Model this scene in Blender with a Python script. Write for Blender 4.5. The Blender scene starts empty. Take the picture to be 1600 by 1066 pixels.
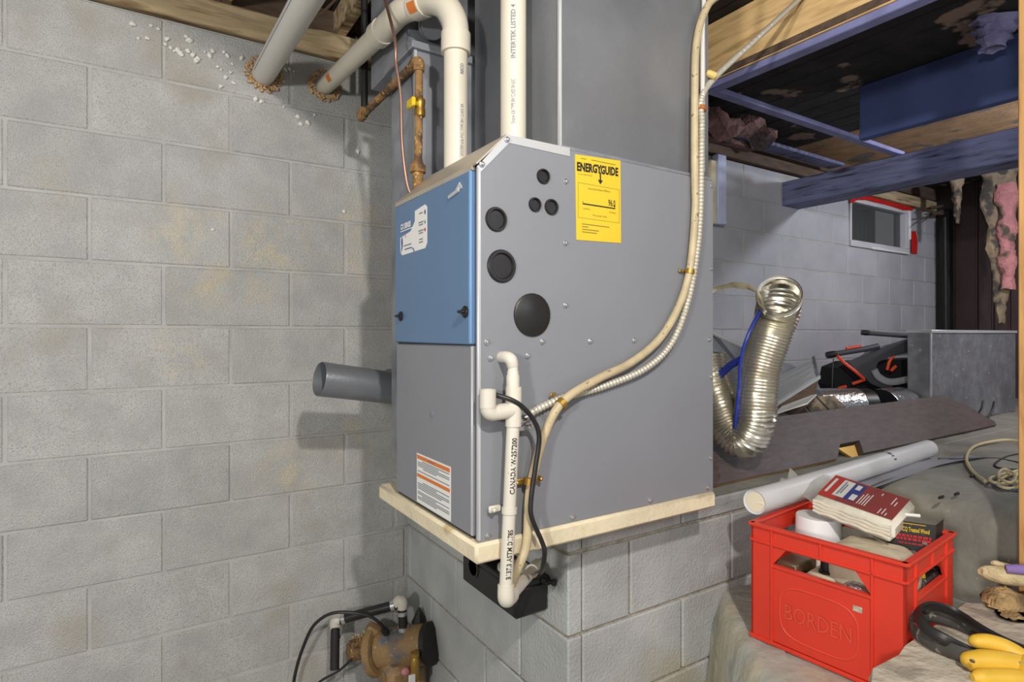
import bpy, bmesh, math, random
from mathutils import Vector as V, Matrix
SC = bpy.context.scene
COL = SC.collection
R = random.Random(7)

# ------------------------------------------------------------------ camera, light, exposure
HC = 1.5                                   # eye height; the camera stands over the world origin
cam_d = bpy.data.cameras.new('camera')
cam = bpy.data.objects.new('camera', cam_d); COL.objects.link(cam)
cam_d.sensor_width = 36.0; cam_d.lens = 910.0 / 1600.0 * 36.0
cam_d.shift_y = -11.0 / 1600.0; cam_d.clip_start = 0.02
cam.location = (0, 0, HC)
cam.rotation_euler = (math.radians(90), 0, math.radians(57.44 - 90))
SC.camera = cam

world = bpy.data.worlds.new('basement_air'); SC.world = world; world.use_nodes = True
bg = world.node_tree.nodes['Background']
bg.inputs[0].default_value = (0.93, 0.96, 1.0, 1); bg.inputs[1].default_value = 0.38

def lamp(name, loc, power, col, rad):
    d = bpy.data.lights.new(name, 'POINT'); d.energy = power; d.color = col; d.shadow_soft_size = rad
    o = bpy.data.objects.new(name, d); COL.objects.link(o); o.location = loc
    return o
lamp('ceiling_bulb', (0.20, -0.39, 2.41), 108, (1.0, 0.96, 0.90), 0.035)
lamp('fill_lamp_left', (-1.5, -0.5, 1.80), 148, (1.0, 0.97, 0.93), 0.10)  # unseen fill lamp, added to brighten the faces turned left
lamp('crawlspace_bulb', (4.05, 0.50, 2.556), 54, (0.86, 0.90, 1.0), 0.05)
lamp('fill_lamp_right', (1.35, -0.9, 2.2), 20, (0.90, 0.93, 1.0), 0.06)  # unseen weak fill lamp, added to lift the furnace side

SC.view_settings.view_transform = 'Standard'
try: SC.view_settings.look = 'None'
except Exception: pass
SC.view_settings.exposure = 0.0; SC.view_settings.gamma = 1.0
SC.view_settings.use_curve_mapping = False

# ------------------------------------------------------------------ helpers
WLD = {}                                   # world origin of every object built
def lin(c):
    out = []
    for x in c:
        x = x / 255.0
        out.append(x / 12.92 if x <= 0.04045 else ((x + 0.055) / 1.055) ** 2.4)
    return (out[0], out[1], out[2], 1.0)

def mat(name, col, rough=0.6, metal=0.0, var=0.12, scale=7.0, bump=0.0, bscale=60.0, col2=None, lo=0.5, hi=0.62,
        s2=3.0, stretch=(1, 1, 1), alpha=None, trans=0.0, speck=None, speck_at=0.68, speck_scale=120.0, coat=0.0, spec=None, objvar=0.0, spots=None, spot_col=None):
    m = bpy.data.materials.new(name); m.use_nodes = True
    nt = m.node_tree; n = nt.nodes; l = nt.links
    bs = n['Principled BSDF']
    bs.inputs['Roughness'].default_value = rough; bs.inputs['Metallic'].default_value = metal
    if spec is not None: bs.inputs['Specular IOR Level'].default_value = spec
    if coat: bs.inputs['Coat Weight'].default_value = coat
    if trans: bs.inputs['Transmission Weight'].default_value = trans
    if alpha is not None: bs.inputs['Alpha'].default_value = alpha
    geo = n.new('ShaderNodeNewGeometry')
    mp = n.new('ShaderNodeMapping'); mp.inputs['Scale'].default_value = stretch
    l.new(geo.outputs['Position'], mp.inputs['Vector'])
    def noise(sc, det=5.0):
        t = n.new('ShaderNodeTexNoise'); t.inputs['Scale'].default_value = sc; t.inputs['Detail'].default_value = det
        l.new(mp.outputs[0], t.inputs['Vector']); return t
    c = lin(col)
    a = tuple(min(1, x * (1 - var)) for x in c[:3]) + (1,); b = tuple(min(1, x * (1 + var)) for x in c[:3]) + (1,)
    rp = n.new('ShaderNodeValToRGB'); rp.color_ramp.elements[0].position = 0.32; rp.color_ramp.elements[1].position = 0.68
    rp.color_ramp.elements[0].color = a; rp.color_ramp.elements[1].color = b
    l.new(noise(scale).outputs['Fac'], rp.inputs['Fac'])
    out = rp.outputs['Color']
    def over(out, c2, sc, p0, p1, off):
        r2 = n.new('ShaderNodeValToRGB'); r2.color_ramp.elements[0].position = p0; r2.color_ramp.elements[1].position = p1
        t = noise(sc, 6.0); l.new(t.outputs['Fac'], r2.inputs['Fac'])
        mx = n.new('ShaderNodeMix'); mx.data_type = 'RGBA'
        l.new(r2.outputs['Color'], mx.inputs[0]); l.new(out, mx.inputs[6]); mx.inputs[7].default_value = lin(c2)
        return mx.outputs[2]
    if col2: out = over(out, col2, s2, lo, hi, 0)
    if spots:                                     # stains of their own shape: a few patches with ragged noise edges
        acc = None
        for sx_, sy_, sz_, sr_ in spots:
            dn = n.new('ShaderNodeVectorMath'); dn.operation = 'DISTANCE'; l.new(geo.outputs['Position'], dn.inputs[0]); dn.inputs[1].default_value = (sx_, sy_, sz_)
            mr_ = n.new('ShaderNodeMapRange'); mr_.inputs[1].default_value = sr_; mr_.inputs[2].default_value = sr_ * .2; l.new(dn.outputs['Value'], mr_.inputs[0])
            if acc is None: acc = mr_.outputs[0]
            else:
                mx_ = n.new('ShaderNodeMath'); mx_.operation = 'MAXIMUM'; l.new(acc, mx_.inputs[0]); l.new(mr_.outputs[0], mx_.inputs[1]); acc = mx_.outputs[0]
        ml = n.new('ShaderNodeMath'); ml.operation = 'MULTIPLY'; l.new(acc, ml.inputs[0])
        rs = n.new('ShaderNodeValToRGB'); rs.color_ramp.elements[0].position = 0.42; rs.color_ramp.elements[1].position = 0.66
        l.new(noise(16, 9.0).outputs['Fac'], rs.inputs['Fac']); l.new(rs.outputs['Color'], ml.inputs[1])
        mc = n.new('ShaderNodeMix'); mc.data_type = 'RGBA'; l.new(ml.outputs[0], mc.inputs[0]); l.new(out, mc.inputs[6]); mc.inputs[7].default_value = lin(spot_col); out = mc.outputs[2]
    if speck: out = over(out, speck, speck_scale, speck_at, speck_at + 0.04, 1)
    if objvar:
        oi = n.new('ShaderNodeObjectInfo'); mr = n.new('ShaderNodeMapRange'); mr.inputs[3].default_value = 1 - objvar; mr.inputs[4].default_value = 1 + objvar
        l.new(oi.outputs['Random'], mr.inputs[0]); vm = n.new('ShaderNodeVectorMath'); vm.operation = 'SCALE'
        l.new(out, vm.inputs[0]); l.new(mr.outputs[0], vm.inputs['Scale']); out = vm.outputs[0]
    l.new(out, bs.inputs['Base Color'])
    if bump:
        bp = n.new('ShaderNodeBump'); bp.inputs['Strength'].default_value = 1.0; bp.inputs['Distance'].default_value = bump
        l.new(noise(bscale, 4.0).outputs['Fac'], bp.inputs['Height']); l.new(bp.outputs['Normal'], bs.inputs['Normal'])
    return m

class MB:
    def __init__(s): s.v = []; s.f = []
    def add(s, vs, fs):
        o = len(s.v); s.v += [V(p) for p in vs]; s.f += [tuple(i + o for i in f) for f in fs]; return s
    def box(s, a, b, M=None):
        x0, y0, z0 = a; x1, y1, z1 = b
        vs = [V(p) for p in ((x0,y0,z0),(x1,y0,z0),(x1,y1,z0),(x0,y1,z0),(x0,y0,z1),(x1,y0,z1),(x1,y1,z1),(x0,y1,z1))]
        if M: vs = [M @ p for p in vs]
        return s.add(vs, [(0,3,2,1),(4,5,6,7),(0,1,5,4),(1,2,6,5),(2,3,7,6),(3,0,4,7)])
    def cbox(s, a, b, c=0.004, M=None):
        bm = bmesh.new(); bmesh.ops.create_cube(bm, size=1)
        a = V(a); b = V(b)
        for v in bm.verts: v.co = V([(a[i] + b[i]) / 2 + v.co[i] * (b[i] - a[i]) for i in range(3)])
        bmesh.ops.bevel(bm, geom=list(bm.edges), offset=c, segments=1, affect='EDGES', profile=0.5)
        bm.verts.index_update()
        vs = [(M @ v.co) if M else v.co.copy() for v in bm.verts]; fs = [tuple(v.index for v in f.verts) for f in bm.faces]
        bm.free(); return s.add(vs, fs)
    def tube(s, pts, r, n=12, cap=True, sm=0, flat=None):
        pts = [V(p) for p in pts]
        if sm: pts, r = spline(pts, r, sm)
        rr = r if isinstance(r, (list, tuple)) else [r] * len(pts)
        tang = []
        for i in range(len(pts)):
            d = pts[min(i + 1, len(pts) - 1)] - pts[max(i - 1, 0)]; tang.append(d.normalized() if d.length > 1e-9 else V((0, 0, 1)))
        up = V((0, 0, 1)) if abs(tang[0].z) < 0.9 else V((1, 0, 0))
        nrm = (up - tang[0] * up.dot(tang[0])).normalized(); vs = []; fs = []
        for i, p in enumerate(pts):
            nrm = (nrm - tang[i] * nrm.dot(tang[i])).normalized(); bi = tang[i].cross(nrm)
            for k in range(n):
                q = 2 * math.pi * k / n
                fx, fy = (1, 1) if not flat else flat
                vs.append(p + nrm * math.cos(q) * rr[i] * fx + bi * math.sin(q) * rr[i] * fy)
        for i in range(len(pts) - 1):
            for k in range(n):
                k2 = (k + 1) % n
                fs.append((i*n+k, i*n+k2, (i+1)*n+k2, (i+1)*n+k))
        if cap: fs.append(tuple(range(n))[::-1]); fs.append(tuple(range((len(pts)-1)*n, len(pts)*n)))
        return s.add(vs, fs)
    def lathe(s, prof, org, axis=(0,0,1), n=20, cap=True):
        ax = V(axis).normalized(); u = ax.orthogonal().normalized(); w = ax.cross(u); o = V(org); vs = []; fs = []
        for (r, z) in prof:
            for k in range(n):
                q = 2 * math.pi * k / n; vs.append(o + ax * z + (u * math.cos(q) + w * math.sin(q)) * max(r, 1e-5))
        for i in range(len(prof) - 1):
            for k in range(n):
                k2 = (k + 1) % n; fs.append((i*n+k, i*n+k2, (i+1)*n+k2, (i+1)*n+k))
        if cap: fs.append(tuple(range(n))[::-1]); fs.append(tuple(range((len(prof)-1)*n, len(prof)*n)))
        return s.add(vs, fs)
    def prism(s, pts, ext):
        pts = [V(p) for p in pts]; e = V(ext); n = len(pts)
        return s.add(pts + [p + e for p in pts], [tuple(range(n))[::-1], tuple(range(n, 2*n))] + [(i, (i+1) % n, n + (i+1) % n, n + i) for i in range(n)])
    def grid(s, fn, nu, nv, wrap=False):
        vs = [fn(i / nu, j / nv) for i in range(nu + 1) for j in range(nv + 1)]
        return s.add(vs, [(i*(nv+1)+j, (i+1)*(nv+1)+j, (i+1)*(nv+1)+j+1, i*(nv+1)+j+1) for i in range(nu) for j in range(nv)])
    def ball(s, c, r, n=12, M=None, jit=0.0, rnd=None):
        c = V(c); r = V(r) if isinstance(r, (tuple, list)) else V((r, r, r)); vs = []; fs = []; m = max(4, n // 2)
        for i in range(m + 1):
            th = math.pi * i / m
            for k in range(n):
                q = 2 * math.pi * k / n; j = 1 + ((rnd or R).uniform(-jit, jit) if jit and 0 < i < m else 0)
                p = V((math.sin(th) * math.cos(q) * r.x, math.sin(th) * math.sin(q) * r.y, math.cos(th) * r.z)) * j
                vs.append(c + (M @ p if M else p))
        for i in range(m):
            for k in range(n): fs.append((i*n+k, (i+1)*n+k, (i+1)*n+(k+1) % n, i*n+(k+1) % n))
        return s.add(vs, fs)
    def build(s, name, m, parent=None, org=None, label=None, cat=None, group=None, kind=None, smooth=True, ang=38):
        pw = WLD[parent.name] if parent else V((0, 0, 0))
        o_w = V(org) if org is not None else (pw if parent else V((0, 0, 0)))
        me = bpy.data.meshes.new(name); me.from_pydata([p - o_w for p in s.v], [], s.f)
        bm = bmesh.new(); bm.from_mesh(me); bmesh.ops.remove_doubles(bm, verts=bm.verts, dist=1e-6)
        bmesh.ops.recalc_face_normals(bm, faces=bm.faces); bm.to_mesh(me); bm.free()
        if smooth:
            for p in me.polygons: p.use_smooth = True
            me.set_sharp_from_angle(angle=math.radians(ang))
        for q in (m if isinstance(m, list) else [m]): me.materials.append(q)
        o = bpy.data.objects.new(name, me); COL.objects.link(o)
        if parent: o.parent = parent
        o.location = o_w - pw; WLD[o.name] = o_w.copy()
        tag(o, label, cat, group, kind); return o

def tag(o, label=None, cat=None, group=None, kind=None):
    if label: o['label'] = label
    if cat: o['category'] = cat
    if group: o['group'] = group
    if kind: o['kind'] = kind
    return o
def thing(name, label, cat, loc, group=None, kind=None):
    o = bpy.data.objects.new(name, None); o.empty_display_size = 0.05; COL.objects.link(o); o.location = loc; WLD[o.name] = V(loc)
    return tag(o, label, cat, group, kind)
def copy_at(src, name, world_loc, parent=None, rz=None):
    o = src.copy(); o.name = name; COL.objects.link(o); o.parent = parent
    o.location = V(world_loc) - (WLD[parent.name] if parent else V((0, 0, 0))); WLD[o.name] = V(world_loc)
    if rz is not None: o.rotation_euler = rz
    return o
def spline(pts, r, k):
    P = [pts[0] * 2 - pts[1]] + pts + [pts[-1] * 2 - pts[-2]]
    rl = r if isinstance(r, (list, tuple)) else None; out = []; ro = []
    for i in range(1, len(P) - 2):
        for j in range(k):
            t = j / k; a, b, c, d = P[i-1], P[i], P[i+1], P[i+2]
            out.append(0.5 * ((2*b) + (c - a) * t + (2*a - 5*b + 4*c - d) * t*t + (3*b - a - 3*c + d) * t**3))
            if rl: ro.append(rl[i-1] * (1-t) + rl[i] * t)
    out.append(pts[-1])
    if rl: ro.append(rl[-1])
    return out, (ro if rl else r)
def text_verts(txt, size, align='LEFT', bold=0.0, sx=1.0):
    cu = bpy.data.curves.new('lettering', 'FONT'); cu.body = txt; cu.size = size; cu.align_x = align; cu.resolution_u = 2; cu.offset = bold
    o = bpy.data.objects.new('lettering', cu); COL.objects.link(o)
    dg = bpy.context.evaluated_depsgraph_get(); me = bpy.data.meshes.new_from_object(o.evaluated_get(dg))
    vs = [(v.co.x * sx, v.co.y) for v in me.vertices]; fs = [tuple(p.vertices) for p in me.polygons]
    bpy.data.objects.remove(o); bpy.data.curves.remove(cu); bpy.data.meshes.remove(me)
    return vs, fs
def flat_text(mb, txt, size, org, xd, yd, align='LEFT', bold=0.0, sx=1.0):
    vs, fs = text_verts(txt, size, align, bold, sx); o = V(org); xd = V(xd).normalized(); yd = V(yd).normalized()
    mb.add([o + xd * a + yd * b for a, b in vs], fs)
def pipe_text(mb, txt, size, a, b, r, face, sx=1.0, start=0.0, bold=0.0):
    """lettering that runs from a towards b along a pipe of radius r, on the side towards FACE"""
    vs, fs = text_verts(txt, size, 'LEFT', bold, sx); a = V(a); d = (V(b) - a).normalized(); f = V(face); f = (f - d * f.dot(d)).normalized(); s = d.cross(f)
    out = []
    for x, y in vs:
        q = -(y - size * 0.35) / r
        out.append(a + d * (start + x) + (f * math.cos(q) + s * math.sin(q)) * (r + 0.0006))
    mb.add(out, fs)

# ------------------------------------------------------------------ materials
M = {}
M['block'] = mat('painted_block', (186, 186, 183), 0.85, var=0.11, scale=10, bump=0.005, bscale=230, col2=(172, 164, 150), s2=3.1, lo=0.58, hi=0.74, speck=(166, 166, 162), speck_at=0.545, speck_scale=300, objvar=0.05, spot_col=(206, 194, 172),
    spots=[(.13, 2.236, 1.86, .16), (.40, 2.236, 1.83, .20), (.72, 2.236, 1.95, .13), (.76, 2.236, 1.78, .16), (.20, 2.236, 1.70, .17), (.33, 2.236, 1.67, .12), (.10, 2.236, 1.42, .12), (.47, 2.236, 1.00, .16), (-.22, 2.236, 1.95, .10), (.70, 2.236, 1.07, .13)])
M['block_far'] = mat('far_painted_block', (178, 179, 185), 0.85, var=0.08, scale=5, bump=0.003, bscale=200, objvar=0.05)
M['mortar'] = mat('painted_mortar', (176, 176, 172), 0.9, var=0.12, scale=9, bump=0.002, bscale=120)
M['block_dark'] = mat('retaining_block', (172, 174, 173), 0.85, var=0.16, scale=5, bump=0.003, bscale=120, col2=(172, 167, 152), s2=3.2, lo=0.58, hi=0.70, objvar=0.06)
M['mortar_dark'] = mat('crumbling_mortar', (160, 152, 136), 0.95, var=0.25, scale=30, bump=0.006, bscale=60)
M['conc'] = mat('grey_floor_paint', (138, 136, 126), 0.8, var=0.22, scale=5, bump=0.006, bscale=24, col2=(150, 146, 132), s2=4.5, lo=0.52, hi=0.64, speck=(180, 176, 160), speck_at=0.70, speck_scale=60)
M['step'] = mat('worn_step', (164, 164, 155), 0.85, var=0.22, scale=6, bump=0.008, bscale=22, col2=(176, 170, 150), s2=5, lo=0.52, hi=0.60)
M['chunk'] = mat('broken_concrete', (190, 182, 164), 0.9, var=0.18, scale=12, bump=0.008, bscale=40, col2=(150, 142, 128), s2=9, lo=0.55, hi=0.63)
M['grey'] = mat('grey_enamel', (130, 132, 138), 0.42, var=0.03, scale=3)
M['blue'] = mat('blue_enamel', (92, 122, 156), 0.40, var=0.03, scale=3)
M['edge'] = mat('bright_edge', (196, 198, 200), 0.35, var=0.04, metal=0.3)
M['galv'] = mat('galvanized_sheet', (120, 123, 128), 0.38, metal=0.3, var=0.10, scale=4, bump=0.0006, bscale=90, col2=(130, 133, 138), s2=6, lo=0.45, hi=0.75)
M['galv_dull'] = mat('dull_galvanized', (142, 145, 152), 0.45, metal=0.25, var=0.14, scale=6, col2=(104, 106, 112), s2=5, lo=0.5, hi=0.7)
M['galv_spangle'] = mat('spangled_galvanized', (150, 152, 158), 0.36, metal=0.4, var=0.2, scale=22, bump=0.001, bscale=60, col2=(122, 124, 130), s2=5, lo=0.4, hi=0.7, speck=(196, 196, 200), speck_at=0.66, speck_scale=40)
M['alu'] = mat('flexible_aluminium', (234, 230, 218), 0.27, metal=0.95, var=0.08, scale=9)
M['foil'] = mat('crumpled_foil', (205, 206, 208), 0.22, metal=0.95, var=0.1, scale=20, bump=0.004, bscale=70)
M['pvc'] = mat('white_pvc', (214, 207, 190), 0.38, var=0.04, scale=5, speck=(176, 164, 146), speck_at=0.74, speck_scale=40)
M['pvc_dirty'] = mat('scuffed_pvc', (210, 204, 190), 0.42, var=0.05, scale=8, speck=(150, 140, 126), speck_at=0.72, speck_scale=50)
M['pvc_grey'] = mat('grey_pipe', (212, 209, 200), 0.45, var=0.06, scale=7, stretch=(1, .2, 1))
M['rust'] = mat('rusted_iron', (142, 108, 66), 0.85, var=0.3, scale=24, bump=0.004, bscale=110, col2=(92, 70, 50), s2=22, lo=0.47, hi=0.58, speck=(196, 156, 88), speck_at=0.60, speck_scale=90)
M['brass'] = mat('brass', (178, 142, 70), 0.4, metal=0.8, var=0.1)
M['iron'] = mat('black_iron', (40, 38, 37), 0.55, metal=0.3, var=0.2)
M['copper'] = mat('dull_copper', (126, 98, 86), 0.4, metal=0.5, var=0.1, scale=20)
M['yellow'] = mat('yellow_plastic', (226, 190, 30), 0.4, var=0.05)
M['black'] = mat('black_plastic', (26, 26, 27), 0.4, var=0.15)
M['rubber'] = mat('black_rubber', (34, 33, 33), 0.42, var=0.2, scale=20)
M['belt'] = mat('dusty_rubber', (70, 68, 64), 0.75, var=0.3, scale=30, speck=(130, 126, 116), speck_at=0.62, speck_scale=60)
M['chrome'] = mat('zinc_screw', (214, 214, 216), 0.25, metal=0.9, var=0.03)
M['slab'] = mat('cream_pad', (222, 209, 178), 0.8, var=0.10, scale=9, bump=0.002, bscale=70, col2=(178, 152, 104), s2=10, lo=0.62, hi=0.74)
M['ink'] = mat('black_ink', (34, 30, 28), 0.7, var=0.0)
M['label_y'] = mat('yellow_label', (220, 190, 46), 0.5, var=0.02)
M['label_w'] = mat('white_label', (232, 231, 226), 0.5, var=0.02)
M['white'] = mat('white_paint', (236, 236, 236), 0.5, var=0.02)
M['orange_l'] = mat('orange_print', (216, 120, 50), 0.5, var=0.04)
M['red_l'] = mat('red_print', (196, 60, 44), 0.5, var=0.05)
M['maroon'] = mat('maroon_print', (150, 62, 56), 0.45, var=0.05)
M['blue_l'] = mat('blue_print', (52, 66, 140), 0.5, var=0.05)
M['grey_l'] = mat('grey_print', (120, 124, 134), 0.6, var=0.05)
M['crate'] = mat('red_crate_plastic', (214, 58, 38), 0.45, var=0.07, scale=5, speck=(226, 120, 96), speck_at=0.76, speck_scale=80)
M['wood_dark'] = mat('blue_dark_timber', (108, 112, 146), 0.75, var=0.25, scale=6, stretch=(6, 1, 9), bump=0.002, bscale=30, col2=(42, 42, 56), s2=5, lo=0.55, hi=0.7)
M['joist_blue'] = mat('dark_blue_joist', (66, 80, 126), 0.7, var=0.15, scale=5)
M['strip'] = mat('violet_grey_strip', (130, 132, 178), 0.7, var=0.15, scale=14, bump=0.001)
M['timber'] = mat('honey_timber', (238, 200, 140), 0.7, var=0.16, scale=5, stretch=(9, 1, 9), bump=0.001, bscale=30, col2=(146, 100, 52), s2=3, lo=0.55, hi=0.75)
M['sill'] = mat('old_sill_timber', (182, 162, 126), 0.8, var=0.25, scale=5, stretch=(1, 8, 8), bump=0.002, bscale=40, col2=(112, 84, 54), s2=4, lo=0.5, hi=0.66)
M['old'] = mat('old_brown_timber', (98, 80, 66), 0.85, var=0.3, scale=6, stretch=(1, 6, 6), bump=0.002, bscale=40)
M['post'] = mat('new_stud_timber', (206, 158, 96), 0.65, var=0.12, scale=6, stretch=(8, 8, 1), col2=(176, 124, 68), s2=4, lo=0.55, hi=0.7)
M['deck'] = mat('dark_subfloor', (40, 36, 34), 0.9, var=0.4, scale=8, bump=0.004, bscale=20, col2=(142, 120, 104), s2=3.6, lo=0.60, hi=0.63)  # near-black boards with lighter blotches
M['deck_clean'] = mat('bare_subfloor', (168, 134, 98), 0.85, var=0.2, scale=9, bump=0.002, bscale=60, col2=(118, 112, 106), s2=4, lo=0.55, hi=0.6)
M['plank'] = mat('dark_board', (92, 80, 78), 0.55, var=0.18, scale=10, stretch=(1.5, 6, 6), bump=0.001, bscale=60, speck=(150, 134, 122), speck_at=0.68, speck_scale=36)
M['plank_edge'] = mat('raw_board_edge', (150, 118, 78), 0.8, var=0.2, scale=20)
M['siding'] = mat('brown_siding', (72, 56, 56), 0.45, var=0.12, scale=6)
M['tan_hose'] = mat('tan_hose', (188, 172, 138), 0.5, var=0.12, scale=30, speck=(130, 116, 88), speck_at=0.64, speck_scale=60)
M['cable_metal'] = mat('armoured_cable', (206, 200, 184), 0.42, metal=0.45, var=0.05)
M['pink'] = mat('pink_insulation', (214, 146, 146), 0.95, var=0.2, scale=18, bump=0.01, bscale=60, col2=(96, 88, 76), s2=9, lo=0.52, hi=0.62)
M['lilac'] = mat('torn_facing', (150, 146, 190), 0.9, var=0.25, scale=16, bump=0.008, bscale=50, col2=(90, 84, 110), s2=8)
M['kraft'] = mat('kraft_facing', (156, 138, 112), 0.85, var=0.25, scale=18, bump=0.006, bscale=60, col2=(84, 78, 72), s2=10, lo=0.48, hi=0.58)
M['frame'] = mat('window_frame', (206, 206, 210), 0.5, var=0.06)
M['pane'] = mat('grey_glass', (84, 86, 86), 0.25, var=0.12, scale=5, alpha=0.62)  # dark grey, partly clear pane
M['pink_dim'] = mat('dimmed_pink_insulation', (140, 104, 98), 0.95, var=0.3, scale=14, bump=0.01, bscale=50, col2=(70, 60, 58), s2=7)  # darker copy of the pink, dimness of the place put into the colour
M['well'] = mat('window_well_metal', (128, 130, 130), 0.5, var=0.15, metal=0.3)
M['tape'] = mat('red_sheathing_tape', (206, 34, 30), 0.35, var=0.12, scale=14, bump=0.002)
M['foam'] = mat('white_foam', (232, 230, 222), 0.9, var=0.06, bump=0.002, bscale=120)
M['foam_tan'] = mat('tan_foam', (202, 166, 122), 0.95, var=0.2, scale=50, bump=0.008, bscale=110)
M['cloth_pack'] = mat('white_wrapped_cloth', (232, 226, 208), 0.5, var=0.07, scale=14, bump=0.003, bscale=40, coat=0.3)
M['film'] = mat('clear_film', (214, 212, 204), 0.25, var=0.05, alpha=0.38)
M['film_blue'] = mat('blue_film', (40, 60, 160), 0.2, var=0.1, alpha=0.8)
M['plaster'] = mat('bag_of_plaster', (196, 184, 158), 0.6, var=0.12, scale=14, bump=0.004, bscale=30, speck=(110, 100, 84), speck_at=0.72, speck_scale=60)
M['roll'] = mat('milky_plastic_sheet', (212, 212, 212), 0.4, var=0.05, scale=6)
M['roll_in'] = mat('cream_roll_core', (232, 222, 194), 0.5, var=0.06)
M['sheet'] = mat('grey_plastic_sheet', (150, 150, 156), 0.4, var=0.08, scale=6)
M['cardb'] = mat('black_carton', (40, 38, 36), 0.6, var=0.2, scale=12, speck=(130, 122, 110), speck_at=0.66, speck_scale=40)
M['carton_top'] = mat('grey_carton_top', (120, 114, 104), 0.8, var=0.2, scale=12)  # paler than the sides of the carton
M['brown_plastic'] = mat('brown_tray', (96, 76, 54), 0.35, var=0.15)
M['glove_y'] = mat('yellow_rubber_glove', (222, 178, 56), 0.5, var=0.10, scale=12, speck=(150, 112, 50), speck_at=0.72, speck_scale=22)
M['glove_c'] = mat('soiled_cotton_glove', (206, 188, 146), 0.95, var=0.18, scale=30, bump=0.004, bscale=160)
M['purple'] = mat('purple_cuff', (132, 112, 168), 0.8, var=0.1)
M['sponge'] = mat('crumbly_stone', (170, 142, 98), 0.95, var=0.3, scale=30, bump=0.012, bscale=80, col2=(116, 94, 64), s2=14)
M['wire_w'] = mat('cream_wire', (218, 202, 156), 0.5, var=0.05)
M['wire_b'] = mat('blue_wire', (70, 96, 130), 0.5, var=0.05)
M['pump_blue'] = mat('rusty_blue_pump', (84, 98, 110), 0.6, var=0.15, scale=9, bump=0.003, bscale=60, col2=(140, 112, 74), s2=12, lo=0.36, hi=0.50, speck=(176, 146, 98), speck_at=0.64, speck_scale=70)
M['elbow_w'] = mat('grey_white_fitting', (206, 200, 188), 0.5, var=0.06)
M['orange'] = mat('orange_strap', (226, 78, 40), 0.5, var=0.08)
M['charcoal'] = mat('charcoal_frame', (66, 66, 72), 0.5, var=0.12)
M['fab_grey'] = mat('grey_fabric', (150, 150, 156), 0.8, var=0.08)
M['fab_black'] = mat('black_fabric', (24, 24, 26), 0.85, var=0.2)
M['stud_white'] = mat('white_blue_foam_strip', (196, 204, 232), 0.7, var=0.08, scale=14)

# ------------------------------------------------------------------ the setting
W = 2.2364; CH = 0.2032
def zc(n): return HC + 0.024 - (n - 4) * CH          # height of the joint above course n
BM = {}
def block(parent, a, b, m, axis):
    """one masonry block between corners a and b, the same size sharing its mesh; a little proud or back"""
    key = (m.name, axis) + tuple(round(b[i] - a[i], 3) for i in range(3)); c = [(a[i] + b[i]) / 2 for i in range(3)]
    c[axis] += R.uniform(-0.0012, 0.0016)
    if key not in BM:
        q = MB().cbox(a, b, 0.004); o = q.build('block', m, parent, org=c, smooth=False); BM[key] = o
    else: o = copy_at(BM[key], 'block', c, parent)
    return o
G = 0.0037                                            # half a joint

# back wall of painted blocks
wb = MB()
for a, b in (((-1.25, W + .0045, 0), (4.32, W + .11, 2.54)), ((5.22, W + .0045, 0), (5.90, W + .11, 2.54)), ((4.32, W + .0045, 0), (5.22, W + .11, 2.134)), ((4.32, W + .0045, 2.515), (5.22, W + .11, 2.54))):
    wb.box(a, b)
wall_back = wb.build('wall_back', M['mortar'], kind='structure', smooth=False)
for n in range(-1, 12):
    z1 = zc(n); z0 = max(zc(n + 1), 0.0)
    left = (-0.133 if n % 2 == 0 else 0.066); right = (4.109 if n % 2 == 0 else 4.304)
    xs = [-1.2]; x = left - 0.4 * 6
    while x < 0.9:
        if x > -1.15: xs.append(x)
        x += 0.4
    x = right - 0.4 * 9
    while x < 5.7:
        if x > xs[-1] + 0.12: xs.append(x)
        x += 0.4
    xs.append(5.76)
    for a, b in zip(xs[:-1], xs[1:]):
        segs = [(a, b)]
        holes = [(4.32, 5.22)] if n in (-1, 0) else []
        if n == -1: holes.append((3.49, 3.73))
        for h0, h1 in holes:
            nx = []
            for s0, s1 in segs:
                if s1 <= h0 or s0 >= h1: nx.append((s0, s1)); continue
                if h0 - s0 > 0.04: nx.append((s0, h0 + G))
                if s1 - h1 > 0.04: nx.append((h1 - G, s1))
            segs = nx
        for s0, s1 in segs: block(wall_back, (s0 + G, W, z0 + G), (s1 - G, W + .05, z1 - G), M['block'] if s1 < 1.6 else M['block_far'], 1)

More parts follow.
